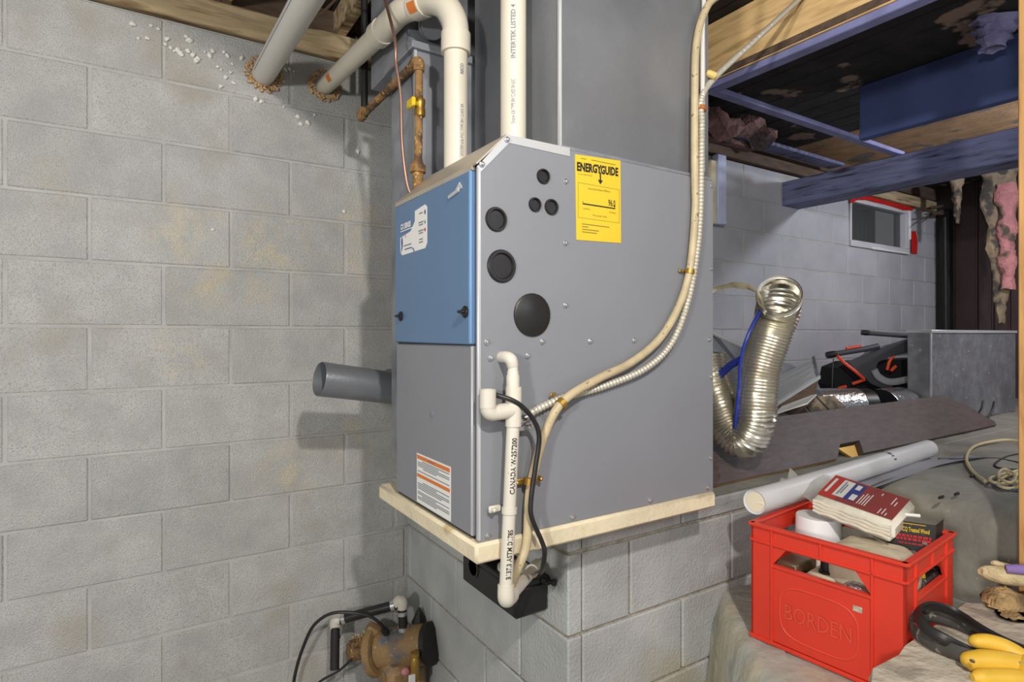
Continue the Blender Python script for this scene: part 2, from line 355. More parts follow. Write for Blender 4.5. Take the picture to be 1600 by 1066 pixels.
# spray foam around the two pipe holes and the flecks stuck to the wall
def foam_ring(x, z, r0, r1):
    q = MB(); rnd = random.Random(int(x * 100))
    for k in range(130):
        t = 2 * math.pi * k / 130 + rnd.uniform(-.1, .1); rr = rnd.uniform(r0, r1)
        q.ball((x + rr * math.cos(t), W - .006, z + rr * math.sin(t) * 0.95), (rnd.uniform(.003, .007), .007, rnd.uniform(.003, .007)), 6, jit=.2, rnd=rnd)
    tag(q.build('spray_foam', M['foam_tan'], wall_back), kind='stuff')
foam_ring(.374, 2.428, .042, .066); foam_ring(.587, 2.437, .040, .062)
fl = [(-.02,2.497),(.03,2.505),(.05,2.50),(.075,2.475),(.02,2.462),(-.005,2.455),(.07,2.455),(.085,2.448),(.095,2.44),(.105,2.446),(.115,2.435),(.135,2.45),(.15,2.442),(.16,2.425),(.165,2.432),(.185,2.46),(.20,2.452),(.21,2.47),(.13,2.497),(.14,2.487),(.245,2.475),(.255,2.465),(.27,2.44),(.225,2.42),(.235,2.412),(.265,2.41),(.25,2.39),(.275,2.375),(.235,2.355),(.30,2.47),(.43,2.47),(.445,2.465),(.46,2.47),(.475,2.465),(.42,2.46),(.44,2.42),(.49,2.30),(.525,2.285),(.50,2.275),(.345,2.335),(.365,2.33),(.44,2.327),(.55,2.32),(.715,2.21),(.21,1.857),(.66,1.97)]
q = MB().ball((fl[0][0], W - .004, fl[0][1]), (.009, .008, .009), 7, jit=.28, rnd=random.Random(3))
fbase = q.build('foam_fleck', M['foam'], wall_back, org=(fl[0][0], W - .004, fl[0][1]))
for x, z in fl[1:]:
    o = copy_at(fbase, 'foam_fleck', (x, W - .004, z), wall_back); s = R.uniform(.45, 1.05); o.scale = (s * R.uniform(.8, 1.3), s, s * R.uniform(.8, 1.2)); o.rotation_euler = (0, R.uniform(0, 6), 0)

# timber plate along the top of the wall, in two visible lengths
q = MB().cbox((-1.25, W - .012, 2.548), (1.9, W + .11, 2.645), .006)
q.build('trim_1', M['sill'], kind='structure', label='long pale timber plate along the top of the left block wall')
q = MB().cbox((1.95, W - .028, 2.548), (4.30, W + .11, 2.612), .004)
q.build('trim_2', M['old'], kind='structure')
q = MB().cbox((4.31, W - .05, 2.520), (5.60, W + .11, 2.60), .004)
q.build('trim_3', M['sill'], kind='structure')

MB().cbox((-1.25, W + .03, 2.646), (5.88, W + .11, 2.747), .003).build('trim_4', M['old'], kind='structure')
# cellar window
w1 = MB(); x0, x1, z0, z1 = 4.33, 5.21, 2.138, 2.51
for a, b in (((x0, W - .012, z0), (x1, W + .06, z0 + .045)), ((x0, W - .012, z1 - .05), (x1, W + .06, z1)), ((x0, W - .006, z0 + .045), (x0 + .02, W + .06, z1 - .05)), ((x1 - .06, W - .012, z0 + .045), (x1, W + .06, z1 - .05))):
    w1.cbox(a, b, .003)
win = w1.build('window_1', M['frame'], kind='structure', label='small cellar window in the far block wall, red tape along its head')
MB().box((x0 + .015, W + .03, z0 + .04), (x1 - .055, W + .034, z1 - .045)).build('pane', M['pane'], win, smooth=False)
q = MB()
for k in range(17):
    xx = x0 - .1 + k * .066
    q.box((xx, W + .30, z0 - .1), (xx + .034, W + .33, z1 + .1)).box((xx + .034, W + .315, z0 - .1), (xx + .066, W + .33, z1 + .1))
q.box((x0 - .1, W + .1, z0 - .12), (x1 + .12, W + .34, z0 - .1)).box((x0 - .1, W + .1, z1 + .1), (x1 + .12, W + .34, z1 + .12))
q.build('window_well', M['well'], win, smooth=False)
MB().cbox((x0 + .30, W - .02, z0 - .002), (x1 - .02, W + .0, z0 + .014), .003).build('sill', M['white'], win)
MB().cbox((x1 - .012, W - .02, z0 + .12), (x1 + .012, W + .0, z1 - .02), .003).build('casing', M['white'], win)
def tape(pts, w):
    q = MB(); n = len(pts); rnd = random.Random(len(pts))
    for (xa, za), (xb, zb) in zip(pts[:-1], pts[1:]):
        y = W - .014 - rnd.uniform(0, .008)
        q.prism([(xa, y, za), (xb, y, zb), (xb, y, zb + w * rnd.uniform(.8, 1.2)), (xa, y, za + w * rnd.uniform(.8, 1.2))], (0, .002, 0))
    return q
tape([(4.31, 2.44), (4.40, 2.475), (4.52, 2.49), (4.66, 2.488), (4.82, 2.49), (4.98, 2.485), (5.10, 2.48), (5.26, 2.50)], .052).build('red_tape', M['tape'], win)
MB().prism([(5.235, W - .016, 2.155), (5.33, W - .016, 2.15), (5.34, W - .016, 2.235), (5.325, W - .016, 2.30), (5.30, W - .016, 2.335), (5.225, W - .016, 2.325), (5.24, W - .016, 2.24)], (0, .003, 0)).build('red_tape', M['tape'], win)

# brown sheet siding across the right end
wr = MB().box((5.79, -0.8, 1.0), (5.88, W + .1, 2.75)).build('wall_right', M['siding'], kind='structure', smooth=False)
pb = None; y = W - .115; k = 0
while y > -0.7:
    wd = .105 if k % 3 else .16
    MB().cbox((5.77, y - wd + .010, 1.0), (5.80, y, 2.745), .005).build('panel', M['siding'], wr, smooth=False)
    MB().cbox((5.763, y - wd + .002, 1.0), (5.795, y - wd + .012, 2.745), .002).build('rib', M['siding'], wr, smooth=False)
    y -= wd; k += 1
MB().cbox((5.70, W - .10, 1.0), (5.78, W - .004, 2.55), .004).build('corner_post', M['iron'], wr)

# raised crawlspace floor: a grid top with a worn, rounded front edge at the notch
rnd = random.Random(11)
def rough(x, y, s): 
    return (math.sin(x * 13.1 + y * 7.3) + math.sin(x * 5.7 - y * 17.9 + 1.3) + math.sin(x * 29 + y * 23)) * s
def top(i, j):
    x = 0.94 + i * 4.95; y = 1.178 + j * (W + .02 - 1.178)
    e = min(1, j * 8)
    return V((x, y, 1.0 + rough(x, y, .0022) * e))
fr = MB().grid(top, 70, 16)
def front(i, j):
    y = 1.178 - i * 1.9; prof = [(5.88, 1.0), (4.6, 1.0), (3.6, 1.0), (3.0, 1.0), (2.6, 1.0), (2.35, 1.002), (2.24, .998), (2.17, .99), (2.125, .972), (2.10, .94), (2.095, .88), (2.09, .80), (2.085, .72), (2.08, .60), (2.08, .3), (2.08, 0)]
    k = min(15, round(j * 15)); x, z = prof[k]
    w = .02 if 5 <= k <= 12 else .004
    return V((x + rough(y * 1.3, z * 2, w * .35), y, z + (rough(x, y, .0022) if k < 7 else 0)))
fr.grid(front, 44, 15)
fr.box((0.94, 1.19, 0), (2.08, W, .97))
floor_up = fr.build('floor_raised', M['conc'], kind='structure', ang=60)
MB().box((-1.6, -1.6, -.08), (5.9, W + .1, 0)).build('floor', M['conc'], kind='structure', smooth=False)

# retaining wall below the furnace: mortar skin and blocks, cap course on top
rw = MB().box((.922, 1.178, 0), (.97, W - .002, 1.030)).box((.9225, 1.176, .001), (2.085, 1.20, .975))
rw.box((.93, 1.19, .985), (1.303, 1.60, 1.029))
wall_ret = rw.build('wall_retaining', M['mortar_dark'], kind='structure', smooth=False)
zl = [(.943, 1.034), (.730, .934), (.520, .722), (.315, .512), (.110, .307), (0, .102)]
for i, (za, zb) in enumerate(zl):
    ys = ([1.168, 1.39, 1.79, 2.19] if i % 2 == 0 else [1.168, 1.59, 1.99]) + [W - .004]
    if i == 0: ys = [1.168, 1.62, W - .004]
    for a, b in zip(ys[:-1], ys[1:]):
        if i == 0 and b > 2: continue
        block(wall_ret, (.915, a + (G if a > 1.2 else 0), za), (.96, b - G, zb), M['block_dark'], 0)
    xs = ([.96, 1.129, 1.562, 1.86, 2.07] if i % 2 else [.96, 1.336, 1.74, 2.07])
    for a, b in zip(xs[:-1], xs[1:]):
        zz = zb if (i or b < 1.4) else .998
        block(wall_ret, (a + G, 1.168, za), (b - G, 1.21, zz), M['block_dark'], 1)

# worn concrete step in the notch
pts = [(1.50, 1.164), (1.355, 1.0), (1.225, .83), (1.13, .60), (1.03, .30), (.98, -.3), (2.08, -.3), (2.08, 1.164)]
def stepside(i, j):
    t = i * 5; k = min(4, int(t)); f_ = t - k; a = V((pts[k][0], pts[k][1], 0)); b = V((pts[k+1][0], pts[k+1][1], 0)); p = a.lerp(b, f_)
    prof = [(-.10, .70), (-.03, .70), (-.005, .694), (.012, .675), (.03, .62), (.06, .45), (.10, .2), (.13, 0)]; m_ = min(7, round(j * 7)); dx, z = prof[m_]
    return V((p.x - dx * .95 + rough(p.y * 2, z * 2 + p.x, .0045), p.y + dx * .25 if p.y < 1.1 else p.y, z + rough(p.x * 2, p.y * 2, .0015)))
st = MB().grid(stepside, 40, 7)
def steptop(i, j):
    y = -.3 + i * 1.464; xa = None
    for (xA, yA), (xB, yB) in zip(pts[:5], pts[1:6]):
        if yB <= y <= yA: xa = xA + (xB - xA) * (yA - y) / (yA - yB)
    if xa is None: xa = 1.5 if y > 1 else .98
    x = xa + .05 + j * (2.085 - xa - .05); return V((x, y, .70 + rough(x, y, .0012)))
st.grid(steptop, 20, 12)
st.build('floor_step', M['step'], kind='structure', ang=60)

# ceiling: boards over everything, two clean ones where the paint has gone
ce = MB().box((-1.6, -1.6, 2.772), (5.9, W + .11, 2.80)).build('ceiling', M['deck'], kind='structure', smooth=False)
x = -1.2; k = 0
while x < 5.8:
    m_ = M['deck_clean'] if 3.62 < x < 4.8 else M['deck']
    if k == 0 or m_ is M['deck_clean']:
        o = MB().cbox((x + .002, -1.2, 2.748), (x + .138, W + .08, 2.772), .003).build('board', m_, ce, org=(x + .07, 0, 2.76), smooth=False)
        if k == 0: b0 = o
    else: copy_at(b0, 'board', (x + .07, 0, 2.76), ce)
    x += .14; k += 1
j0 = None
for x in (-.55, -.15, .25, .65):
    if j0 is None: j0 = MB().cbox((x - .02, -1.0, 2.646), (x + .02, W + .05, 2.747), .004).build('joist', M['sill'], ce, org=(x, 0, 2.70))
    else: copy_at(j0, 'joist', (x, 0, 2.70), ce)

MB().prism([(-.17, .48, 2.747), (-.17, .48, 2.560), (.34, .48, 2.384), (.34, .48, 2.747)], (0, .022, 0)).build('shade_board', M['sill'], ce, smooth=False)  # unseen board added, its slanted edge cut to shade the wall top
# beams of the crawlspace, each its own thing
bm_ = thing('built_up_beam', 'honey coloured built-up beam with dark strips along its bottom, right of the duct', 'beam', (1.93, 0.6, 2.48))
MB().cbox((1.93, -.9, 2.535), (1.99, 1.56, 2.747), .003).build('timber', M['timber'], bm_)
MB().cbox((1.906, -.9, 2.505), (1.985, 1.56, 2.533), .003).build('ledger', M['old'], bm_)
MB().cbox((1.903, -.9, 2.498), (1.925, 1.56, 2.505), .002).build('bright_lip', M['timber'], bm_)
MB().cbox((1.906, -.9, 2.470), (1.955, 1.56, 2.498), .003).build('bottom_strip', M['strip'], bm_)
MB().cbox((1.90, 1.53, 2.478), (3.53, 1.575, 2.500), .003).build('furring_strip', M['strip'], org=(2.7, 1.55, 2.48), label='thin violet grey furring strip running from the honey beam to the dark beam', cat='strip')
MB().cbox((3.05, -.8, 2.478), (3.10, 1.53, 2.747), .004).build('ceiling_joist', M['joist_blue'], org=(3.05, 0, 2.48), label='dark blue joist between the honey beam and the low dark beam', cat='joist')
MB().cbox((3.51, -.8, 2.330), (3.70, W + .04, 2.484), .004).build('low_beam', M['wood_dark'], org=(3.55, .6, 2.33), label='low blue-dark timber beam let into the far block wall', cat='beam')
# ------------------------------------------------------------------ the furnace
FX0, FX1, FY0, FY1, FZ0, FZ1 = .579, 1.303, 1.033, 1.475, 1.0765, 1.9145
MB().cbox((.568, 1.024, 1.034), (1.305, 1.590, 1.0755), .006).build('equipment_pad', M['slab'], org=(.9, 1.3, 1.034), label='thick cream pad under the grey furnace, overhanging the block base', cat='pad')
fu = thing('furnace', 'grey gas furnace with a blue upper door on a cream pad', 'furnace', (.94, 1.25, FZ0))
q = MB(); CX, CZ = .648, 1.843
prof = [(FX0 + .012, FZ0), (FX1, FZ0), (FX1, FZ1), (CX, FZ1), (FX0 + .012, CZ)]
q.prism([(x, FY0 + .004, z) for x, z in prof], (0, FY1 - FY0 - .008, 0))
q.build('inner_case', M['grey'], fu, smooth=False)
side = [(FX0, FZ0), (FX1, FZ0), (FX1, FZ1 - .004), (CX, FZ1 - .004), (FX0, CZ)]
for y in (FY0, FY1 - .004):
    q = MB().prism([(x, y, z) for x, z in side], (0, .004, 0)); q.build('side_panel', M['grey'], fu, smooth=False)
MB().cbox((FX0 - .002, FY0 - .001, FZ0 + .003), (FX0 + .006, FY0 + .006, CZ), .0015).build('corner_edge', M['edge'], fu)
MB().box((FX0 + .004, FY0 + .004, FZ0), (FX0 + .013, FY0 + .019, CZ)).build('corner_return', M['grey'], fu, smooth=False)
# sloped and flat top flanges
dx, dz = CX - FX0, FZ1 - CZ
q = MB().prism([(FX0 - .004, FY0, CZ + .001), (FX0 - .004, FY1, CZ + .001), (CX, FY1, FZ1 + .001), (CX, FY0, FZ1 + .001)], (-.002, 0, .003))
q.box((FX0 - .006, FY0 + .018, CZ - .006), (FX0 + .002, FY1, CZ + .004))
q.build('sloped_cover', mat('wood_reflection_galvanized', (184, 174, 156), .4, metal=.35, var=.1, scale=8), fu, smooth=False)  # tan reflection of the timber put into the cover's colour
q = MB().prism([(FX0 - .004, FY0 - .0015, CZ - .004), (FX0 + .004, FY0 - .0015, CZ - .014), (CX + .004, FY0 - .0015, FZ1 - .014), (FX1 - .49, FY0 - .0015, FZ1 - .016), (FX1 - .49, FY0 - .0015, FZ1 + .003), (CX - .002, FY0 - .0015, FZ1 + .003)], (0, .003, 0))
q.build('top_flange', M['edge'], fu, smooth=False)
# doors
ud = MB().cbox((.571, 1.053, 1.478), (.592, FY1 - .003, 1.8375), .003).build('upper_door', M['blue'], fu)
MB().cbox((.5705, 1.0525, 1.48), (.575, 1.0605, 1.836), .001).build('door_edge', mat('light_blue_edge', (120, 160, 205), .4), ud)
for y in (1.073, 1.428):
    q = MB().lathe([(.012, 0), (.013, -.003), (.010, -.006), (.004, -.007)], (.571, y, 1.546), (1, 0, 0), 16)
    q.cbox((.558, y - .009, 1.543), (.566, y + .016, 1.550), .002)
    q.build('door_latch', M['black'], ud)
q = MB()
for (y0, z0), (y1, z1), w in (((1.148, 1.799), (1.100, 1.806), .0045), ((1.112, 1.806), (1.096, 1.818), .004), ((1.100, 1.818), (1.088, 1.808), .003), ((1.090, 1.812), (1.104, 1.803), .003)):
    q.tube([(.5695, y0, z0), (.5695, y1, z1)], w, 8, flat=(1, .7))
q.build('badge', M['brass'] if False else M['edge'], ud)
# white control label, cut out at its upper left
lb = [(1.433, 1.750), (1.365, 1.757), (1.352, 1.767), (1.338, 1.778), (1.338, 1.803), (1.277, 1.808), (1.267, 1.801), (1.267, 1.715), (1.277, 1.704), (1.42, 1.703), (1.433, 1.712)]
lab = MB().prism([(.5703, y, z) for y, z in lb], (.0007, 0, 0)).build('control_label', M['label_w'], ud, smooth=False)
q = MB(); flat_text(q, 'CX SERIES', .0185, (.5698, 1.430, 1.770), (0, -1, 0), (0, 0, 1), bold=.0008, sx=.82)
q.box((.5697, 1.350, 1.7635), (.5699, 1.430, 1.766)); tag(q.build('lettering', M['white'], ud, smooth=False), kind='stuff')
q = MB()
for y, z, w in ((1.30, 1.790, .022), (1.30, 1.768, .028), (1.30, 1.762, .024), (1.30, 1.748, .03), (1.30, 1.742, .024), (1.30, 1.727, .022), (1.30, 1.720, .024), (1.385, 1.724, .05)):
    q.box((.5698, y - w / 2, z), (.5702, y + w / 2, z + .0028))
for z in (1.792, 1.788, 1.766): q.lathe([(.004, 0), (.004, .0005)], (.5697, 1.276, z), (1, 0, 0), 10)
tag(q.build('print', M['grey_l'], lab, smooth=False), kind='stuff')
q = MB().lathe([(.0045, 0), (.0045, .0005)], (.5697, 1.276, 1.748), (1, 0, 0), 10); flat_text(q, 'c', .022, (.5697, 1.400, 1.746), (0, -1, 0), (0, 0, 1)); tag(q.build('print', M['red_l'], lab, smooth=False), kind='stuff')
q = MB().prism([(.5698, 1.428, 1.71), (.5698, 1.418, 1.72), (.5698, 1.415, 1.735), (.5698, 1.42, 1.752), (.5698, 1.426, 1.745), (.5698, 1.424, 1.725)], (.0005, 0, 0))
q.tube([(.5698, 1.40, 1.716), (.5698, 1.36, 1.716), (.5698, 1.345, 1.711), (.5698, 1.34, 1.704)], .0012, 6); tag(q.build('print', M['blue_l'], lab, smooth=False), kind='stuff')
ld = MB().cbox((.575, 1.053, FZ0 + .006), (.592, FY1 - .003, 1.4755), .003).build('lower_door', M['grey'], fu)
MB().cbox((.5742, 1.0525, FZ0 + .008), (.578, 1.0585, 1.4745), .001).build('door_edge', M['edge'], ld)
MB().box((.582, 1.055, FZ0), (.590, FY1, FZ0 + .010)).build('dark_gap', M['iron'], fu, smooth=False)
MB().lathe([(.008, 0), (.008, -.0012), (.0065, -.0018), (0, -.0018)], (.575, 1.249, 1.313), (1, 0, 0), 14).build('knockout', M['galv_dull'], ld)
wl = MB().box((.5738, 1.149, 1.088), (.5746, 1.334, 1.208)).build('warning_label', M['label_w'], ld, smooth=False)
q = MB().box((.5733, 1.152, 1.195), (.5739, 1.331, 1.204)).box((.5733, 1.152, 1.151), (.5739, 1.331, 1.159)); q.build('orange_band', M['orange_l'], wl, smooth=False)
q = MB(); rnd = random.Random(5)
for k in range(24):
    z = 1.190 - k * .0042
    if 1.147 < z < 1.161: continue
    y0 = 1.327 - (rnd.uniform(.0, .04) if k % 4 == 0 else 0); y1 = 1.155 + (rnd.uniform(.01, .07) if k % 3 == 1 else 0)
    if k % 6 == 5: continue
    q.box((.5733, y1, z), (.5737, y0, z + .0019))
flat_text(q, 'WARNING', .008, (.5731, 1.270, 1.1965), (0, -1, 0), (0, 0, 1)); tag(q.build('print', M['grey_l'], wl, smooth=False), kind='stuff')

# rubber plugs of the side panel
def grommet(x, z, r, flat=False):
    if flat: pr_ = [(r, 0), (r, -.004), (r * .94, -.006), (0, -.0065)]
    else: pr_ = [(r, 0), (r, -.003), (r * .93, -.006), (r * .80, -.006), (r * .74, -.002), (r * .70, .003), (r * .45, .004), (r * .40, .001), (0, .001)]
    MB().lathe(pr_, (x, FY0 - .0003, z), (0, 1, 0), 28).build('rubber_plug', M['rubber'], fu)
for x, z, r in ((.739, 1.843, .0165), (.717, 1.779, .0155), (.761, 1.779, .0175), (.620, 1.737, .0255), (.633, 1.641, .0345)): grommet(x, z, r)
grommet(.710, 1.541, .0465, True)
sc = None
for x, z in ((.801, 1.841), (.8, 1.703), (.8, 1.564), (.597, 1.483), (.736, 1.483), (.871, 1.483), (1.01, 1.484), (.606, 1.45), (.698, 1.453), (1.294, 1.899), (1.294, 1.676), (1.285, 1.485), (1.294, 1.384), (1.292, 1.167), (1.279, 1.089), (1.064, 1.088), (.82, 1.088), (.599, 1.087), (.585, 1.845), (.645, 1.906)):
    if sc is None:
        q = MB().lathe([(.0062, 0), (.006, -.002), (.0036, -.0028), (.0034, -.006), (.002, -.0065)], (x, FY0 - .0005, z), (0, 1, 0), 8); sc = q.build('screw', M['chrome'], fu, org=(x, FY0 - .0005, z))
    else: copy_at(sc, 'screw', (x, FY0 - (.0005 if z < 1.9 and x > .59 else .003), z), fu)
# yellow energy label
eg = MB().prism([(.828, FY0 - .0012, 1.906), (.966, FY0 - .0012, 1.9135), (.968, FY0 - .0012, 1.717), (.832, FY0 - .0012, 1.713)], (0, .001, 0)).build('energy_label', M['label_y'], fu, smooth=False)
q = MB(); y = FY0 - .0016
flat_text(q, 'ENERGY', .0265, (.8325, y, 1.8705), (1, 0, .05), (0, 0, 1), bold=.0012, sx=.735)
flat_text(q, 'GUIDE', .0265, (.9035, y, 1.8735), (1, 0, .045), (0, 0, 1), bold=.0012, sx=.70)
q.box((.9008, y, 1.857), (.9048, y + .0003, 1.876)).prism([(.895, y, 1.858), (.9105, y, 1.858), (.9028, y, 1.848)], (0, .0003, 0))
flat_text(q, '96.0', .021, (.927, y, 1.8015), (1, 0, .01), (0, 0, 1), bold=.0004, sx=.62)
q.box((.850, y, 1.7955), (.949, y + .0003, 1.7985)).box((.850, y, 1.7955), (.8512, y + .0003, 1.803))
q.prism([(.944, y, 1.804), (.950, y, 1.804), (.947, y, 1.7985)], (0, .0003, 0))
tag(q.build('lettering', M['ink'], eg, smooth=False), kind='stuff')
q = MB()
flat_text(q, 'Annual Fuel Utilization Efficiency', .0066, (.8995, y, 1.8325), (1, 0, .02), (0, 0, 1), 'CENTER', sx=.78)
flat_text(q, 'Furnaces (Natural Gas)', .0045, (.836, y, 1.862), (1, 0, .03), (0, 0, 1))
flat_text(q, 'This energy rating', .006, (.9, y, 1.7725), (1, 0, .02), (0, 0, 1), 'CENTER')
flat_text(q, 'Least Efficient', .0048, (.851, y, 1.785), (1, 0, .0), (0, 0, 1), sx=.8)
flat_text(q, 'Most Efficient', .0048, (.951, y, 1.785), (1, 0, .0), (0, 0, 1), 'RIGHT', sx=.8)
for z in (1.843, 1.764): q.box((.836, y, z), (.962, y + .0003, z + .0007))
q.box((.836, y, 1.764), (.8367, y + .0003, 1.843)).box((.9615, y, 1.764), (.9622, y + .0003, 1.843))
for z, w in ((1.750, .082), (1.744, .018), (1.738, .05), (1.732, .044)): q.box((.848, y, z), (.848 + w, y + .0003, z + .0018))
for x_, z, w in ((.845, 1.899, .016), (.875, 1.900, .075)): q.box((x_, y, z), (x_ + w, y + .0003, z + .0015))
tag(q.build('fine_print', mat('faded_ink', (120, 104, 40), .7), eg, smooth=False), kind='stuff')

# supply plenum above it, its faces creased corner to corner
pl = thing('supply_plenum', 'tall galvanized supply duct rising from the furnace top to the ceiling', 'duct', (1.05, 1.25, 1.916))
PX0, PX1, PY0, PY1, PZ0, PZ1 = .799, 1.300, 1.050, 1.446, 1.917, 2.747
q = MB()
def creased(a, b, c, d, nrm, h):
    a, b, c, d = map(V, (a, b, c, d)); m_ = (a + b + c + d) / 4 + V(nrm) * h
    q.add([a, b, c, d, m_], [(0, 1, 4), (1, 2, 4), (2, 3, 4), (3, 0, 4)])
creased((PX0, PY0, PZ0), (PX1, PY0, PZ0), (PX1, PY0, PZ1), (PX0, PY0, PZ1), (0, -1, 0), .005)
creased((PX0, PY1, PZ0), (PX0, PY0, PZ0), (PX0, PY0, PZ1), (PX0, PY1, PZ1), (-1, 0, 0), .005)
creased((PX1, PY0, PZ0), (PX1, PY1, PZ0), (PX1, PY1, PZ1), (PX1, PY0, PZ1), (1, 0, 0), .005)
creased((PX1, PY1, PZ0), (PX0, PY1, PZ0), (PX0, PY1, PZ1), (PX1, PY1, PZ1), (0, 1, 0), .005)
q.add([(PX0, PY0, PZ0), (PX1, PY0, PZ0), (PX1, PY1, PZ0), (PX0, PY1, PZ0)], [(0, 1, 2, 3)])
q.build('duct_wall', M['galv'], pl, smooth=False)
MB().cbox((PX0 - .003, PY0 - .003, PZ0), (PX0 + .004, PY0 + .006, PZ1), .001).build('bright_corner', M['edge'], pl)
MB().cbox((PX1 - .012, PY0 - .003, PZ0), (PX1 + .002, PY0 + .004, PZ1), .001).build('corner_seam', M['galv'], pl)
MB().cbox((PX0 - .004, PY0 - .014, PZ0 - .0025), (PX1 + .002, PY1 + .004, PZ0 + .006), .001).build('base_flange', M['galv_dull'], pl)

# return air drop beside the furnace and the trunk on top of it
rd = thing('return_duct', 'narrow galvanized return duct standing between furnace and block wall', 'duct', (.9, 1.59, 1.08))
MB().cbox((.64, 1.500, 1.125), (1.25, 1.680, 2.30), .003).build('duct_wall', M['galv_dull'], rd, smooth=False)
MB().cbox((.637, 1.497, 1.125), (.646, 1.506, 2.30), .001).build('bright_corner', M['edge'], rd)
MB().cbox((.625, 1.485, 2.285), (1.26, 1.70, 2.305), .002).build('top_flange', M['galv_dull'], rd)
td = thing('trunk_duct', 'dark galvanized trunk duct under the ceiling behind the white elbow', 'duct', (1.2, 1.75, 2.31))
MB().cbox((.645, 1.560, 2.310), (1.75, 1.88, 2.660), .003).build('duct_wall', M['galv_dull'], td, smooth=False)
MB().cbox((.638, 1.548, 2.318), (1.75, 1.561, 2.345), .002).build('flange', M['galv'], td)
q = MB().lathe([(.034, 0), (.035, .005), (.035, .030), (.039, .032), (.039, .037), (.034, .039), (.034, .060), (0, .060)], (.71, 1.556, 2.40), (-.25, -1, -.65), 22)
q.build('round_takeoff', M['galv'], td)

# round duct stub that pokes out behind the furnace
sd = thing('duct_stub', 'short open round galvanized pipe poking out left of the furnace', 'pipe', (.57, 1.80, 1.29))
a, b = V((0.451, 1.776, 1.366)), V((0.779, 1.817, 1.309)); d = (b - a).normalized()
q = MB().lathe([(.0505, 0), (.052, .003), (.052, (b - a).length), (.050, (b - a).length), (.050, .003), (.0505, 0)], a, d, 32, cap=False); q.build('pipe_wall', M['galv'], sd)
MB().lathe([(.0495, .16), (.0495, .162), (0, .163)], a, d, 24).build('damper', M['iron'], sd)
MB().tube([b - d * .03, b + d * .02, V((b.x + .06, b.y + .09, b.z)), V((b.x + .07, W + .02, b.z))], .052, 20, sm=4).build('wall_elbow', M['galv_dull'], sd)

# ------------------------------------------------------------------ white and grey plastic pipes
vp = thing('vent_pipe', 'white plastic vent pipe bending from the wall hole down into the furnace', 'pipe', (.676, 1.324, 1.90))
r_ = .0302
A, B, Cc = V((.586, W + .04, 2.439)), V((.600, 1.640, 2.388)), V((.676, 1.324, 2.235))
MB().tube([A, B], r_, 24).build('sloped_pipe', M['pvc'], vp)
MB().tube([(.676, 1.324, 1.90), Cc + V((0, 0, -.02))], r_, 24).build('upright_pipe', M['pvc'], vp)
e1 = [B + V((-.001, .03, .003)), B, B + V((.003, -.05, .004)), V((.612, 1.525, 2.395)), V((.630, 1.470, 2.388)), V((.637, 1.440, 2.384))]
MB().tube(e1, .0335, 24, sm=5).build('elbow', M['pvc'], vp)
e2 = [V((.634, 1.455, 2.386)), V((.640, 1.425, 2.382)), V((.650, 1.388, 2.368)), V((.664, 1.350, 2.338)), V((.674, 1.328, 2.295)), V((.676, 1.324, 2.255)), V((.676, 1.324, 2.235))]
MB().tube(e2, .0335, 24, sm=5).build('elbow', M['pvc'], vp)
MB().tube([B + V((0, .045, .005)), B + V((0, -.002, 0))], .0375, 24).build('coupling', M['pvc'], vp)
MB().tube([V((.630, 1.470, 2.388)), V((.640, 1.425, 2.382))], .0378, 24).build('coupling', M['pvc'], vp)
MB().tube([(.676, 1.324, 2.262), (.676, 1.324, 2.212)], .0375, 24).build('coupling', M['pvc'], vp)
d = (A - B).normalized()
def patch(mb, a, d, face, r, l0, l1, w):
    """a curved sticker on a pipe"""
    a = V(a); d = V(d).normalized(); f = V(face); f = (f - d * f.dot(d)).normalized(); s = d.cross(f); vs = []
    for l_ in (l0, l1):
        for k in range(7):
            q_ = (k / 6 - .5) * w / r; vs.append(a + d * l_ + (f * math.cos(q_) + s * math.sin(q_)) * r)
    mb.add(vs, [(k, k + 1, k + 8, k + 7) for k in range(6)])
q = MB(); patch(q, B, d, (-.3, -1, -.25), .0309, .44, .475, .026); q.build('orange_sticker', M['orange_l'], vp)
q = MB(); patch(q, (.630, 1.470, 2.388), (.01, -.045, -.006), (-.5, -.5, -.45), .0384, .008, .042, .028); q.build('orange_sticker', M['orange_l'], vp)
q = MB(); pipe_text(q, 'SYSTEM 636 PVC TYPE BH CLASS IIA', .0125, (.676, 1.324, 1.945), (.676, 1.324, 2.2), .0302, (.05, -1, 0), sx=.66)
pipe_text(q, 'RECO', .0125, (.676, 1.324, 2.150), (.676, 1.324, 2.2), .0302, (.05, -1, 0), sx=.8, bold=.0004); tag(q.build('lettering', M['grey_l'], vp, smooth=False), kind='stuff')

ip = thing('intake_pipe', 'straight white plastic pipe standing on the furnace beside the tall duct', 'pipe', (.7405, 1.154, 1.91))
MB().tube([(.7405, 1.154, 1.90), (.7405, 1.154, 2.747)], .0302, 24).build('upright_pipe', M['pvc'], ip)
q = MB(); pipe_text(q, 'System 636 TYPE BH CLASS IIA 65C', .0135, (.7405, 1.154, 1.985), (.7405, 1.154, 2.7), .0302, (-.56, -.85, 0), sx=.50)
pipe_text(q, 'INTERTEK LISTED 4', .0145, (.7405, 1.154, 2.135), (.7405, 1.154, 2.7), .0302, (-.56, -.85, 0), sx=1.0, bold=.0003); tag(q.build('lettering', M['grey_l'], ip, smooth=False), kind='stuff')
MB().lathe([(.040, 0), (.040, .004), (.031, .012)], (.7405, 1.154, 1.9146), (0, 0, 1), 24).build('grey_collar', M['galv_dull'], ip)
gp = thing('grey_pipe', 'pale grey pipe slanting out of the wall, leftmost of the pipes', 'pipe', (.376, 1.9, 2.42))
MB().tube([(.370, W + .04, 2.428), (.392, .75, 2.372)], .0385, 24).build('pipe_wall', M['pvc_grey'], gp)
